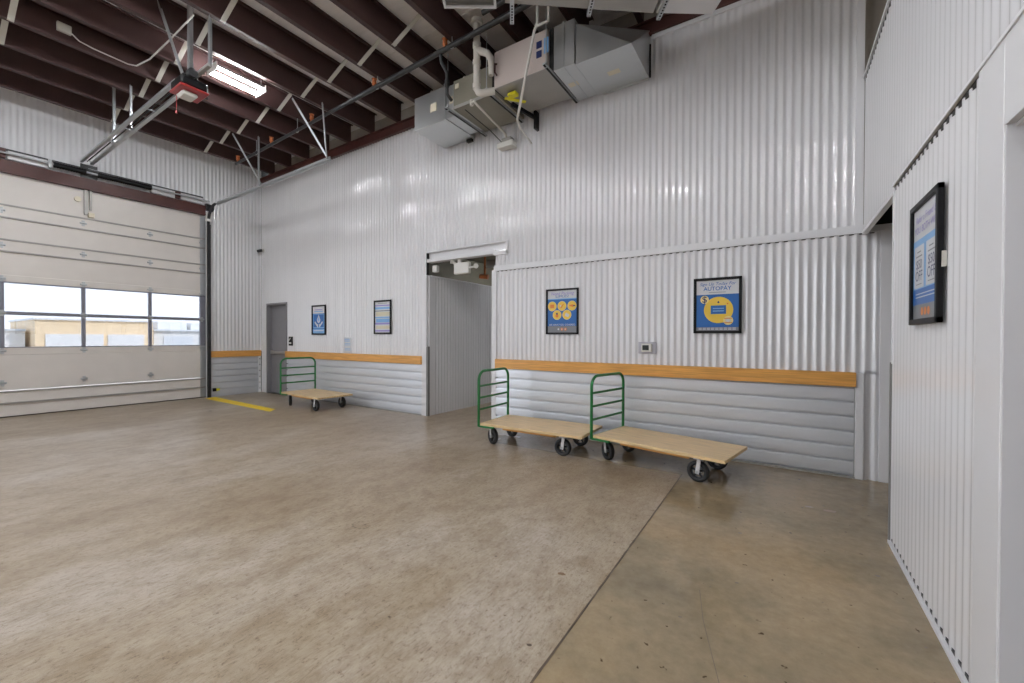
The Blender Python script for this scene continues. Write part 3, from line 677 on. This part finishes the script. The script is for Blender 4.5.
def poster(label, org, ex, n, W, Hh, draw, fw=.022):
    ex = Vector(ex); n = Vector(n); o = Vector(org); up = Vector((0, 0, 1))
    t = thing('poster', label, 'poster', tuple(o), 'framed promotional posters')
    fr = MB(); c = o + ex * W / 2 + up * Hh / 2 + n * .014
    for sx, hx, hz, cx_, cz in ((0, W / 2, fw / 2, 0, Hh / 2 - fw / 2), (0, W / 2, fw / 2, 0, -Hh / 2 + fw / 2), (0, fw / 2, Hh / 2, -W / 2 + fw / 2, 0), (0, fw / 2, Hh / 2, W / 2 - fw / 2, 0)):
        fr.obox(c + ex * cx_ + up * cz, ex, n, up, hx, .012, hz, 'black', .003)
    fr.obox(c - n * .008, ex, n, up, W / 2 - .004, .003, Hh / 2 - .004, 'black')
    fr.build('frame', t)
    sh = Sheet(o + ex * fw + up * fw + n * .012, ex, n, W - 2 * fw, Hh - 2 * fw); sh.rect(0, 0, 1, 1, 'paper', 0); draw(sh); sh.b.build('print', t)
    return t
def back_poster(label, x0, x1, z0, z1, draw, fw=.03): return poster(label, (x0, crest - .001, z0), (1, 0, 0), (0, -1, 0), x1 - x0, z1 - z0, draw, fw)
def d_hands(s):
    s.rect(0, 0, 1, .16, 'ltblue'); s.rect(0, .16, 1, .74, 'blue'); s.rect(.03, .19, .97, .72, 'ltblue', 2); s.rect(.08, .23, .92, .70, 'blue', 3)
    s.rect(.2, .87, .8, .895, 'purple', 2); s.rect(.15, .80, .85, .83, 'ltblue', 2)
    for sg in (-1, 1):
        s.poly([(.5 + sg * .04, .23), (.5 + sg * .10, .23), (.5 + sg * .34, .40), (.5 + sg * .30, .46), (.5 + sg * .12, .33), (.5 + sg * .04, .36)], 'paper', 4)
    s.poly([(.5, .70), (.64, .50), (.60, .42), (.5, .38), (.40, .42), (.36, .50)], 'paper', 4); s.poly([(.5, .63), (.58, .50), (.5, .43), (.42, .50)], 'ltblue', 5)
    s.rect(.1, .09, .9, .12, 'paper', 2)
def d_bands(s):
    for v0, v1, m in ((.86, .90, 'purple'), (.76, .83, 'ltblue'), (.69, .72, 'pgrey'), (.54, .67, 'beigep'), (.47, .51, 'ltblue'), (.33, .45, 'ltblue'), (.26, .32, 'purple'), (.12, .22, 'beigep'), (.03, .08, 'purple')): s.rect(0 if v1 - v0 < .09 else .06, v0, 1, v1, m)
    s.rect(.2, .94, .8, .96, 'pgrey', 2)
back_poster('framed blue poster with a white open-hands emblem, nearest the grey door', -8.33, -7.84, 1.37, 1.99, d_hands)
back_poster('framed poster of pale stripes, left of the tall opening', -6.325, -5.86, 1.38, 2.0, d_bands)
def d_pack(s):
    s.rect(0, .20, 1, .79, 'blue'); s.rect(0, .79, 1, .81, 'ltblue', 2); s.rect(0, 0, 1, .155, 'pgrey'); s.rect(0, .155, 1, .20, 'blue')
    s.text('Need Packing', .5, .895, .062, 'purple', 2, .25, .002); s.text('SUPPLIES?', .5, .83, .048, 'blue', 2, 0, .002)
    for (u, v) in ((.16, .63), (.5, .63), (.84, .63), (.33, .42), (.67, .42)): s.circ(u, v, .152, 'lyel', 3); s.circ(u, v, .14, 'pyel', 4)
    s.rect(.09, .585, .23, .675, 'porange', 5)
    s.poly([(.44, .585), (.48, .58), (.57, .665), (.54, .68)], 'porange', 5); s.poly([(.42, .64), (.47, .60), (.47, .66)], 'paper', 5)
    s.poly([(.75, .62), (.88, .60), (.93, .63), (.88, .66), (.76, .65)], 'porange', 5); s.rect(.88, .615, .95, .64, 'navy', 6)
    s.circ(.33, .40, .055, 'porange', 5); s.rect(.30, .43, .36, .47, 'navy', 6); s.poly([(.60, .40), (.72, .36), (.76, .42), (.64, .47)], 'paper', 5)
    s.text('WE HAVE YOU COVERED', .5, .165, .034, 'paper', 3, 0, .003)
    s.circ(.38, .08, .03, 'paper', 3); s.circ(.50, .08, .045, 'porange', 3); s.circ(.62, .08, .045, 'porange', 3); s.circ(.5, .08, .02, 'paper', 4); s.circ(.62, .08, .02, 'paper', 4)
back_poster('framed packing-supplies poster with five yellow circles on blue', -2.712, -2.232, 1.37, 1.985, d_pack, .024)
def d_auto(s):
    s.rect(0, .07, 1, .72, 'blue'); s.rect(0, 0, 1, .07, 'pgrey')
    s.text('Sign Up Today For', .5, .90, .047, 'blue', 2, .3, .002); s.text('AUTOPAY', .5, .80, .060, 'blue', 2, 0, .012, 1.0); s.rect(.3, .755, .7, .765, 'pgrey', 2)
    s.circ(.53, .41, .345, 'pyel', 2); s.circ(.20, .62, .105, 'lyel', 3); s.circ(.76, .20, .115, 'lyel', 3)
    s.text('$', .20, .565, .10, 'navy', 4, 0, .008)
    s.rect(.35, .33, .71, .50, 'blue', 4); s.rect(.40, .38, .66, .40, 'ltblue', 5); s.rect(.40, .43, .66, .45, 'ltblue', 5)
    s.poly([(.50, .56), (.53, .59), (.56, .56), (.53, .54)], 'navy', 4); s.poly([(.72, .53), (.74, .55), (.77, .53), (.74, .51)], 'porange', 4)
    s.circ(.76, .20, .07, 'beigep', 4); s.circ(.76, .20, .045, 'paper', 5, sq=.8); s.rect(.67, .235, .85, .25, 'porange', 6); s.rect(.67, .15, .85, .165, 'porange', 6)
    for v in (.045, .02): 
        for k in range(9): s.rect(.06 + k * .1, v, .06 + k * .1 + .075, v + .013, 'paper', 3)
back_poster('framed AUTOPAY poster with a yellow disc and card on blue', -.825, -.348, 1.378, 1.99, d_auto, .028)
def d_fifty(s):
    s.rect(0, 0, 1, .13, 'pgrey'); s.rect(0, .13, 1, .72, 'ltblue'); s.rect(0, .13, 1, .27, 'blue', 2)
    s.text('Refer a Friend &', .5, .87, .05, 'purple', 2, .15, .001); s.text('YOU BOTH WIN', .5, .775, .05, 'purple', 2, 0, .003)
    for u in (.26, .75):
        s.rect(u - .20, .28, u + .20, .66, 'paper', 3); s.rect(u - .08, .60, u + .08, .612, 'pgrey', 4); s.rect(u - .13, .56, u + .13, .572, 'pgrey', 4)
        s.text('$50', u, .455, .066, 'navy', 4, 0, .004, 1.0); s.text('OFF', u, .345, .074, 'navy', 4, 0, .003, .95); s.rect(u - .12, .31, u + .12, .318, 'pgrey', 4)
    for v in (.22, .19): s.rect(.12, v, .88, v + .010, 'paper', 3)
    for u in (.40, .53, .66): s.circ(u, .065, .05, 'porange', 3)
poster('framed poster offering two $50 OFF cards on the right wall', (XR - .001, 3.035, 1.395), (0, -1, 0), (-1, 0, 0), .47, .62, d_fifty, .028)
b = MB(); b.box((XR - .012, 2.553, 1.64), (XR + .003, 2.562, 1.71), 'strap')
tag(b.build('poster_clip', origin=(XR - .01, 2.55, 1.62)), 'tiny pale clip at the near edge of the $50 OFF poster', 'clip')

# ------------------------------------------------------------------ platform carts
def make_cart(loc, rz, label):
    L, W, zt = 1.335, .67, .268
    t = thing('platform_cart', label, 'cart', (0, 0, 0), 'wooden platform carts')
    b = MB(); b.box((0, 0, zt - .032), (L, W, zt), 'deckwood', .004); b.build('deck', t)
    b = MB()
    b.box((.30, .05, zt - .062), (L - .33, .09, zt - .032), 'wood'); b.build('cleat', t); b = MB(); b.box((.30, W - .09, zt - .062), (L - .33, W - .05, zt - .032), 'wood'); b.build('cleat', t)
    b = MB(); b.box((-.012, -.012, zt - .052), (.20, .028, zt - .030), 'green', .003); b.box((-.012, W - .028, zt - .052), (.20, W + .012, zt - .030), 'green', .003); b.box((-.018, -.012, zt - .052), (.0, W + .012, zt - .004), 'green', .003); b.build('end_bracket', t)
    # handle
    r = .0165; x = -.018; y0, y1 = .0, W + .012; zh = .905; rc = .115; pts = [(x, y0, zt - .045), (x, y0, zh - rc)]
    for k in range(1, 8): a = PI / 2 * k / 7; pts.append((x, y0 + rc * (1 - math.cos(a)), zh - rc + rc * math.sin(a)))
    for k in range(0, 8): a = PI / 2 * k / 7; pts.append((x, y1 - rc + rc * math.sin(a), zh - rc + rc * math.cos(a)))
    pts.append((x, y1, zt - .045))
    h = MB(); h.tube(pts, r, 'green', 12); hd_ = h.build('handle', t)
    for z in (.43, .575, .72):
        b = MB(); b.tube([(x, y0, z), (x, y1, z)], .0135, 'green', 10); b.build('crossbar', hd_, origin=(0, 0, 0))
    # casters
    for (cx_, cy, swiv) in ((.115, .12, .45), (.115, W - .1, .3), (1.075, .10, 0.), (1.075, W - .06, 0.)):
        wl_ = MB(); R = .098
        c = Vector((cx_, cy, R)); d = Vector((math.sin(swiv), math.cos(swiv), 0)); fx = Vector((d.y, -d.x, 0)); up = Vector((0, 0, 1))
        n = 28; prof = [(.062, .024), (.078, .026), (.092, .023), (.098, .014), (.098, -.014), (.092, -.023), (.078, -.026), (.062, -.024)]
        vs = []; k = len(prof)
        for i in range(n):
            a = 2 * PI * i / n; e = fx * math.cos(a) + up * math.sin(a)
            for rr, w in prof: vs.append(c + e * rr + d * w)
        wl_.mesh(vs, [(i * k + j, i * k + (j + 1) % k, ((i + 1) % n) * k + (j + 1) % k, ((i + 1) % n) * k + j) for i in range(n) for j in range(k)], 'rubber', True)
        w_ = wl_.build('caster_wheel', t)
        hb = MB()
        for i in range(5):
            a = 2 * PI * i / 5 + .3; e = fx * math.cos(a) + up * math.sin(a)
            hb.bar(c + e * .015, c + e * .066, .018, .012, 'blackpipe', up=d)
        hb.tube([c - d * .03, c + d * .03], .018, 'galv', 12); hb.build('hub', w_, origin=(0, 0, 0))
        fk = MB()
        for sg in (-1, 1):
            p0 = c + d * (.034 * sg); tp = Vector((cx_ + (.02 if swiv == 0 else -.01), cy, zt - .04)) + d * (.034 * sg)
            fk.bar(p0 - up * .018, tp, .034, .005, 'wall_flat', up=d)
            fk.tube([p0 - d * .006, p0 + d * .006], .014, 'galv', 8)
        fk.obox(Vector((cx_, cy, zt - .037)), Vector((1, 0, 0)), Vector((0, 1, 0)), up, .055, .05, .004, 'galv')
        fk.obox(Vector((cx_, cy, zt - .047)), fx, d, up, .03, .042, .008, 'wall_flat'); fk.build('caster_fork', t)
    t.location = loc; t.rotation_euler = (0, 0, rz); return t
proto = make_cart((-1.70, 4.235, 0), math.radians(-11.2), 'flat wooden cart with green handle nearest the right wall')
def dup(o, loc, rz, label):
    r = o.copy(); COL.objects.link(r); r.location = loc; r.rotation_euler = (0, 0, rz); r['label'] = label
    for ch in list(o.children):
        c = ch.copy(); COL.objects.link(c); c.parent = r
        for g2 in ch.children:
            d = g2.copy(); COL.objects.link(d); d.parent = c
    return r
dup(proto, (-3.105, 4.06, 0), math.radians(1.5), 'flat wooden cart with green handle just right of the tall opening')
dup(proto, (-8.04, 4.24, 0), math.radians(-3.0), 'far flat wooden cart standing by the grey corner door')

# yellow stripe
b = MB(); b.face([(-10.40, 4.05, .0015), (-10.30, 3.82, .0015), (-7.56, 3.79, .0015), (-7.74, 3.98, .0015)], 'yellow')
S(b.build('floor_stripe'), 'yellow painted stripe on the floor by the roll-up door', 'floor marking')

# ------------------------------------------------------------------ HVAC along the back wall
YB = crest - .006
t = thing('air_handler', 'horizontal furnace with sheet-metal plenums hung high on the back wall', 'air handler', (-2.7, 4.6, 4.4))
zf = 4.45
b = MB(); b.box((-3.04, 4.25, zf), (-2.29, YB - .08, 4.90), 'pink', .004); b.build('furnace_cabinet', t); b = MB(); b.box((-3.035, 4.255, zf - .006), (-2.295, YB - .085, zf - .0005), 'duct_dull'); b.build('bottom_panel', t)
b = MB(); b.box((-2.33, 4.246, 4.62), (-2.27, 4.249, 4.80), 'ltblue'); b.box((-2.43, 4.245, 4.60), (-2.36, 4.249, 4.68), 'navy'); b.box((-2.43, 4.245, 4.71), (-2.36, 4.249, 4.79), 'navy'); b.build('warning_sticker', t)
b = MB(); b.tube([(-3.0, 4.25, 4.60), (-3.0, 4.21, 4.62), (-3.0, 4.21, 4.72), (-3.0, 4.25, 4.74)], .010, 'red', 8); b.mats = [M['rust']]; b.build('door_handle', t)
b = MB(); b.box((-3.73, 4.27, 4.40), (-3.045, YB - .06, 4.78), 'olive', .004); b.box((-3.73, 4.266, 4.40), (-3.05, 4.27, 4.44), 'duct_dull'); b.box((-3.69, 4.255, 4.66), (-3.63, 4.27, 4.72), 'cream'); b.build('coil_case', t)
b = MB(); b.box((-3.38, 4.27, 4.36), (-2.35, YB - .15, 4.40), 'duct_dull') if False else b.box((-3.08, 4.262, 4.44), (-3.035, YB - .1, 4.86), 'black'); b.build('dark_gap_panel', t)
# left plenum
b = MB(); b.box((-4.585, 4.38, 4.385), (-3.99, YB + .002, 4.86), 'duct', .003); b.build('return_plenum', t)
b = MB(); b.box((-3.99, 4.36, 4.385), (-3.965, YB - .01, 4.88), 'duct', .002); b.box((-3.965, 4.39, 4.40), (-3.73, YB - .12, 4.84), 'duct', .003); b.box((-4.10, YB - .05, 4.345), (-4.0, YB - .0, 4.385), 'dark'); b.build('flexible_collar', t)
b = MB(); b.box((-4.26, 4.376, 4.56), (-4.14, 4.381, 4.68), 'cream'); b.box((-3.90, 4.386, 4.58), (-3.84, 4.391, 4.68), 'cream'); b.build('sealant_patch', t)
# right plenum: collar then big box with a cut-away upper front
b = MB(); b.box((-2.285, 4.30, 4.43), (-2.235, YB - .08, 4.92), 'blackpipe'); b.box((-2.235, 4.31, 4.42), (-1.975, YB - .02, 4.93), 'duct', .003); b.box((-2.12, 4.30, 4.415), (-2.10, YB - .02, 4.94), 'duct'); b.build('supply_collar', t)
b = MB()
A = Vector((-1.972, 4.335, 4.418)); B2 = Vector((-1.335, 4.335, 4.418)); C2 = Vector((-1.972, 4.335, 4.88)); Bb = Vector((-1.335, YB, 4.418)); Ab = Vector((-1.972, YB, 4.418)); Cb = Vector((-1.972, YB, 5.02)); Eb = Vector((-1.335, YB, 4.99)); Cm = Vector((-1.972, 4.75, 5.02))
b.face([A, B2, C2], 'duct'); b.face([A, Ab, Bb, B2], 'duct'); b.face([B2, Bb, Eb], 'duct'); b.face([C2, B2, Eb, Cm], 'duct'); b.face([Cm, Eb, Cb], 'duct'); b.face([A, C2, Cm, Cb, Ab], 'duct'); b.face([Ab, Cb, Eb, Bb], 'duct')
b.build('supply_plenum', t)
b = MB(); b.box((-1.338, YB - .012, 4.43), (-1.318, YB + .006, 4.82), 'black'); b.box((-1.90, YB - .03, 4.40), (-1.335, YB, 4.418), 'duct', .002); b.build('wall_flange', t)
b = MB(); b.box((-1.72, 4.66, 4.4155), (-1.58, 4.74, 4.418), 'cream'); b.box((-2.2, 4.62, 4.4175), (-2.08, 4.70, 4.42), 'cream'); b.build('rating_label', t)
for x, z in ((-3.74, 4.375), (-3.10, 4.405), (-2.26, 4.425)):
    b = MB(); b.box((x - .02, 4.12, z - .025), (x + .02, YB - .02, z - .003), 'galv', .002); b.box((x - .012, 4.12, z - .03), (x + .012, YB - .03, z - .024), 'black'); b.build('support_channel', t)
    b = MB(); b.tube([(x, 4.17, z), (x, 4.17, 5.1)], .007, 'galv', 6); b.tube([(x, 4.17, z - .03), (x, 4.17, z + .03)], .016, 'galv', 6); b.build('threaded_rod', t)
b = MB(); b.box((-2.87, YB - .10, 4.20), (-2.84, YB + .0, 4.45), 'black') ; b.bar((-3.0, 4.6, 4.41), (-2.86, YB - .05, 4.36), .03, .05, 'black'); b.build('wall_bracket', t)
# pvc flue
b = MB(); b.tube([(-3.20, 4.10, 5.26), (-3.20, 4.10, 4.43), (-3.17, 4.10, 4.37), (-3.12, 4.10, 4.345), (-3.0, 4.2, 4.38)], .043, 'pvc', 14); b.build('flue_pipe', t)
b = MB(); b.tube([(-3.20, 4.10, 4.90), (-3.13, 4.10, 4.86), (-3.06, 4.13, 4.83), (-3.02, 4.15, 4.76), (-3.02, 4.16, 4.56)], [.043, .043, .043, .043, .03], 'pvc', 12); b.build('flue_branch', t)
b = MB()
for z in (4.45, 4.74, 4.96): b.tube([(-3.20, 4.10, z - .03), (-3.20, 4.10, z + .03)], .052, 'pvc', 14)
b.build('flue_coupling', t)
b = MB(); b.tube([(-3.2, 4.1, 5.22), (-3.2, 4.1, 5.27)], .075, 'strap', 14); b.build('flue_collar', t)
# condensate drain and pump
b = MB(); b.tube([(-3.34, 4.22, 4.34), (-3.34, 4.18, 4.34), (-3.30, 4.18, 4.34), (-3.27, 4.20, 4.29), (-3.30, YB - .15, 4.22), (-3.33, YB - .1, 4.205)], .016, 'pvc', 8); b.tube([(-3.36, 4.2, 4.38), (-3.36, 4.2, 4.31)], .024, 'pvc', 8)
tag(b.build('drain_pipe', origin=(-3.34, 4.2, 4.3)), 'thin white drain pipe sloping from the coil case to the wall', 'pipe')
t = thing('condensate_pump', 'white condensate pump box on the wall beneath the furnace', 'pump', (-3.3, YB - .08, 4.05))
b = MB(); b.box((-3.47, YB - .13, 4.06), (-3.20, YB + .0, 4.14), 'whitepl', .012); b.build('tank', t)
b = MB(); b.box((-3.41, YB - .11, 4.14), (-3.24, YB - .01, 4.20), 'duct_dull', .012); b.build('motor_cover', t)
b = MB(); b.tube([(-3.55, 4.3, 4.36), (-3.5, 4.8, 4.28), (-3.43, YB - .06, 4.17)], .006, 'black', 6)
tag(b.build('pump_cable', origin=(-3.5, 4.7, 4.3)), 'thin black cable down to the condensate pump', 'cable')
t = thing('white_conduit', 'long white conduit slanting down in front of the furnace', 'pipe', (-2.5, 4.1, 4.2))
b = MB(); b.tube([(-2.30, 4.04, 5.05), (-2.30, 4.04, 4.83), (-2.34, 4.04, 4.76), (-2.79, 4.40, 4.06), (-2.84, 4.55, 4.03)], .016, 'whitepl', 10); b.build('slanted_run', t)
b = MB(); b.tube([(-2.16, 4.04, 5.2), (-2.16, 4.04, 4.80), (-2.30, 4.04, 4.80)], .016, 'whitepl', 10); b.build('riser', t)
b = MB(); b.tube([(-2.84, 4.55, 4.03), (-2.95, YB - .02, 4.05)], .013, 'whitepl', 8); b.build('wall_return', t)
t = thing('gas_valve', 'yellow gas valve tag hanging below the furnace', 'valve', (-2.85, 4.45, 4.38))
b = MB(); b.box((-2.93, 4.38, 4.385), (-2.81, 4.47, 4.425), 'ytag', .006); b.build('valve_handle', t)
b = MB(); b.bar((-2.98, 4.40, 4.385), (-2.80, 4.62, 4.385), .05, .012, 'ytag', bev=.003); b.build('tag', t)
t = thing('gas_pipe', 'black gas pipe dropping from the sprinkler main to the coil case', 'pipe', (-3.62, 4.12, 4.4))
b = MB(); b.tube([(-3.70, 3.985, 4.965), (-3.70, 4.0, 4.88), (-3.70, 4.11, 4.80), (-3.70, 4.11, 4.52), (-3.70, 4.2, 4.48)], .022, 'blackpipe', 10); b.build('drop', t)
b = MB(); b.tube([(-3.70, 4.11, 4.70), (-3.70, 4.11, 4.62)], .032, 'blackpipe', 10); b.build('union', t)
# second unit near the camera, turned to the walls
yaw = math.radians(33); ex = Vector((math.cos(yaw), math.sin(yaw), 0)); ef = Vector((-math.sin(yaw), math.cos(yaw), 0)); up = Vector((0, 0, 1))
def scr(px, z, fwd): return ef * fwd + ex * ((px - 512) / 413.34 * fwd) + up * z
t = thing('ceiling_duct', 'grey suspended duct unit crossing the top edge of the picture', 'duct', tuple(scr(600, 4.5, 3.6)))
def obx(p0, f0, p1, f1, dep, z0, z1, m, name):
    b = MB(); p = scr(p0, z0, f0); q = scr(p1, z0, f1); b.prism([p, q, q - ef * dep, p - ef * dep], (0, 0, z1 - z0), m); return b.build(name, t)
obx(504, 3.955, 651, 4.07, .7, 4.50, 4.80, 'duct_dull', 'cabinet'); obx(654, 4.062, 710, 4.075, .7, 4.495, 4.80, 'wall_flat', 'outlet_section')
for px, f1 in ((511, 4.17), (587, 4.07), (656, 4.11)):
    b = MB(); p = scr(px, 4.477, f1); q = p - ef * .7; b.bar(p, q, .04, .036, 'galv', bev=.002)
    for k in range(7): c = p - ef * (.02 + k * .035); b.obox(c - up * .0185, ex, ef, up, .008, .01, .001, 'dark')
    b.tube([p - ef * .02 + up * -.02, p - ef * .02 + up * .55], .007, 'galv', 6); b.build('support_channel', t)
t = thing('return_grille', 'dark grille in a pale frame at the top edge of the picture', 'grille', tuple(scr(470, 4.5, 3.6)))
b = MB()
p0, p1 = scr(443.5, 4.5, 4.0), scr(495.5, 4.5, 4.0)
W2 = (p1 - p0).length; c = (p0 + p1) / 2 - ef * .3
for (dx, df, hx, hf) in ((0, .29, W2 / 2, .012), (0, -.29, W2 / 2, .012), (-W2 / 2 + .012, 0, .012, .29), (W2 / 2 - .012, 0, .012, .29)): b.obox(c + ex * dx + ef * df, ex, ef, up, hx, hf, .02, 'wall_flat', .003)
b.build('frame', t)
b = MB(); b.obox(c + up * .012, ex, ef, up, W2 / 2 - .02, .28, .004, 'greyguard')
for k in range(12): b.obox(c + ef * (-.27 + k * .049), ex, ef, up, W2 / 2 - .022, .010, .003, 'greyguard')
b.build('louvre_panel', t)
b = MB(); 
for dx in (-W2 / 2 + .03, W2 / 2 - .03): b.tube([c + ex * dx + up * .01, c + ex * dx + up * .6], .006, 'galv', 6)
b.build('hanger_rod', t)

# ------------------------------------------------------------------ outside
b = MB(); b.box((-60, -40, -.2), (XG - .13, 40, -.13), 'asphalt'); b.box((XG - .13, -40, -.2), (10, -7.05, -.13), 'asphalt')
b.box((-12.2, -40, -.13), (XG - .13, 40, -.02), 'asphalt')
S(b.build('ground_outside'), 'pale concrete yard outside the roll-up door', 'ground')
BX = -27.
def ext(name, label, fill):
    b = MB(); fill(b); return tag(b.build(name, origin=(BX, 5, 0)), label, 'building', 'storage buildings across the yard')
def bld(label, parts):
    tb = thing('storage_building', label, 'building', (BX, parts[0][1][1], 0), 'storage buildings across the yard')
    for name, a, c, m in parts:
        b = MB(); b.box(a, c, m); b.build(name, tb)
bld('cream storage building seen through the lower door windows', [
    ('wall', (BX - 6, 3.75, -.13), (BX, 7.75, 2.04), 'extwall'), ('parapet', (BX - 6.1, 3.7, 2.04), (BX + .1, 7.8, 2.12), 'extwhite'),
    ('roller_shutter', (BX, 4.05, -.13), (BX + .05, 5.9, 1.42), 'extwhite'), ('roller_shutter', (BX, 6.05, -.13), (BX + .05, 7.4, 1.42), 'extwhite')])
bld('white storage building with roof units beyond the cream one', [
    ('wall', (BX - 9, 7.9, -.13), (BX - .4, 20, 1.62), 'extwhite'), ('parapet', (BX - 9.2, 7.85, 1.62), (BX - .2, 20.1, 1.70), 'extroof'),
    ('roof_unit', (BX - 3, 8.3, 1.70), (BX - 1.2, 9.6, 2.15), 'extwhite'), ('roof_unit', (BX - 3, 9.8, 1.70), (BX - 1.2, 10.8, 2.1), 'extwhite'),
    ('roller_shutter', (BX - .4, 8.3, -.13), (BX - .36, 9.6, 1.35), 'extroof'), ('roller_shutter', (BX - .4, 9.9, -.13), (BX - .36, 11.2, 1.35), 'extroof')])
bld('low white storage row left of the cream building', [
    ('wall', (BX - 6, -14, -.13), (BX - 1.0, 3.6, 1.55), 'extwhite'), ('parapet', (BX - 6.1, -14.1, 1.55), (BX - .9, 3.62, 1.64), 'extroof')])

# ------------------------------------------------------------------ world, daylight portals
w = bpy.data.worlds.new('sky'); scene.world = w; w.use_nodes = True
nt = w.node_tree; bg = nt.nodes['Background']
tcw = nt.nodes.new('ShaderNodeTexCoord'); sx = nt.nodes.new('ShaderNodeSeparateXYZ'); rp = nt.nodes.new('ShaderNodeValToRGB')
nt.links.new(tcw.outputs['Generated'], sx.inputs[0]); nt.links.new(sx.outputs[2], rp.inputs[0])
rp.color_ramp.elements[0].position = .0; rp.color_ramp.elements[0].color = (.90, .94, 1, 1)
rp.color_ramp.elements[1].position = .6; rp.color_ramp.elements[1].color = (.74, .84, 1, 1)
nt.links.new(rp.outputs[0], bg.inputs['Color']); bg.inputs['Strength'].default_value = 3.4
sun = bpy.data.lights.new('sun', 'SUN'); sun.energy = 4.0; sun.angle = .01; sun.color = (1, .95, .86); so = bpy.data.objects.new('sun', sun); COL.objects.link(so); so.rotation_euler = Vector((1, .6, .8)).to_track_quat('Z', 'Y').to_euler()
def portal(name, loc, rot, sx_, sy_):
    l = bpy.data.lights.new(name, 'AREA'); l.shape = 'RECTANGLE'; l.size = sx_; l.size_y = sy_; l.cycles.is_portal = True
    o = bpy.data.objects.new(name, l); COL.objects.link(o); o.location = loc; o.rotation_euler = rot; return o
portal('doorway_portal', (XG - .1, -3.9, 2.07), (0, -PI / 2, 0), 4.1, 5.0)
portal('window_portal', (XD - .08, 1.8, 1.67), (0, -PI / 2, 0), 1.1, 4.3)

# ------------------------------------------------------------------ camera
cam = bpy.data.cameras.new('camera'); co = bpy.data.objects.new('camera', cam); COL.objects.link(co); scene.camera = co
cam.sensor_fit = 'HORIZONTAL'; cam.sensor_width = 36; cam.lens = 413.338 * 36 / 1024; cam.clip_start = .05; cam.clip_end = 300
YA, PT, RL = math.radians(32.997), math.radians(-.505), math.radians(.195)
F = Vector((-math.sin(YA) * math.cos(PT), math.cos(YA) * math.cos(PT), math.sin(PT))); Rv = Vector((math.cos(YA), math.sin(YA), 0)); Uv = Rv.cross(F)
R2 = Rv * math.cos(RL) + Uv * math.sin(RL); U2 = -Rv * math.sin(RL) + Uv * math.cos(RL)
co.matrix_world = Matrix(((R2.x, U2.x, -F.x, 0), (R2.y, U2.y, -F.y, 0), (R2.z, U2.z, -F.z, H), (0, 0, 0, 1)))

vs_ = scene.view_settings; vs_.view_transform = 'Standard'; vs_.look = 'None'; vs_.gamma = 1; vs_.exposure = .80; vs_.use_curve_mapping = False
scene.cycles.use_denoising = True; scene.cycles.max_bounces = 10; scene.cycles.diffuse_bounces = 6; scene.cycles.glossy_bounces = 4
scene.cycles.sample_clamp_indirect = 6; scene.cycles.caustics_reflective = False
for o in list(bpy.data.objects):
    if '_o' in o: del o['_o']
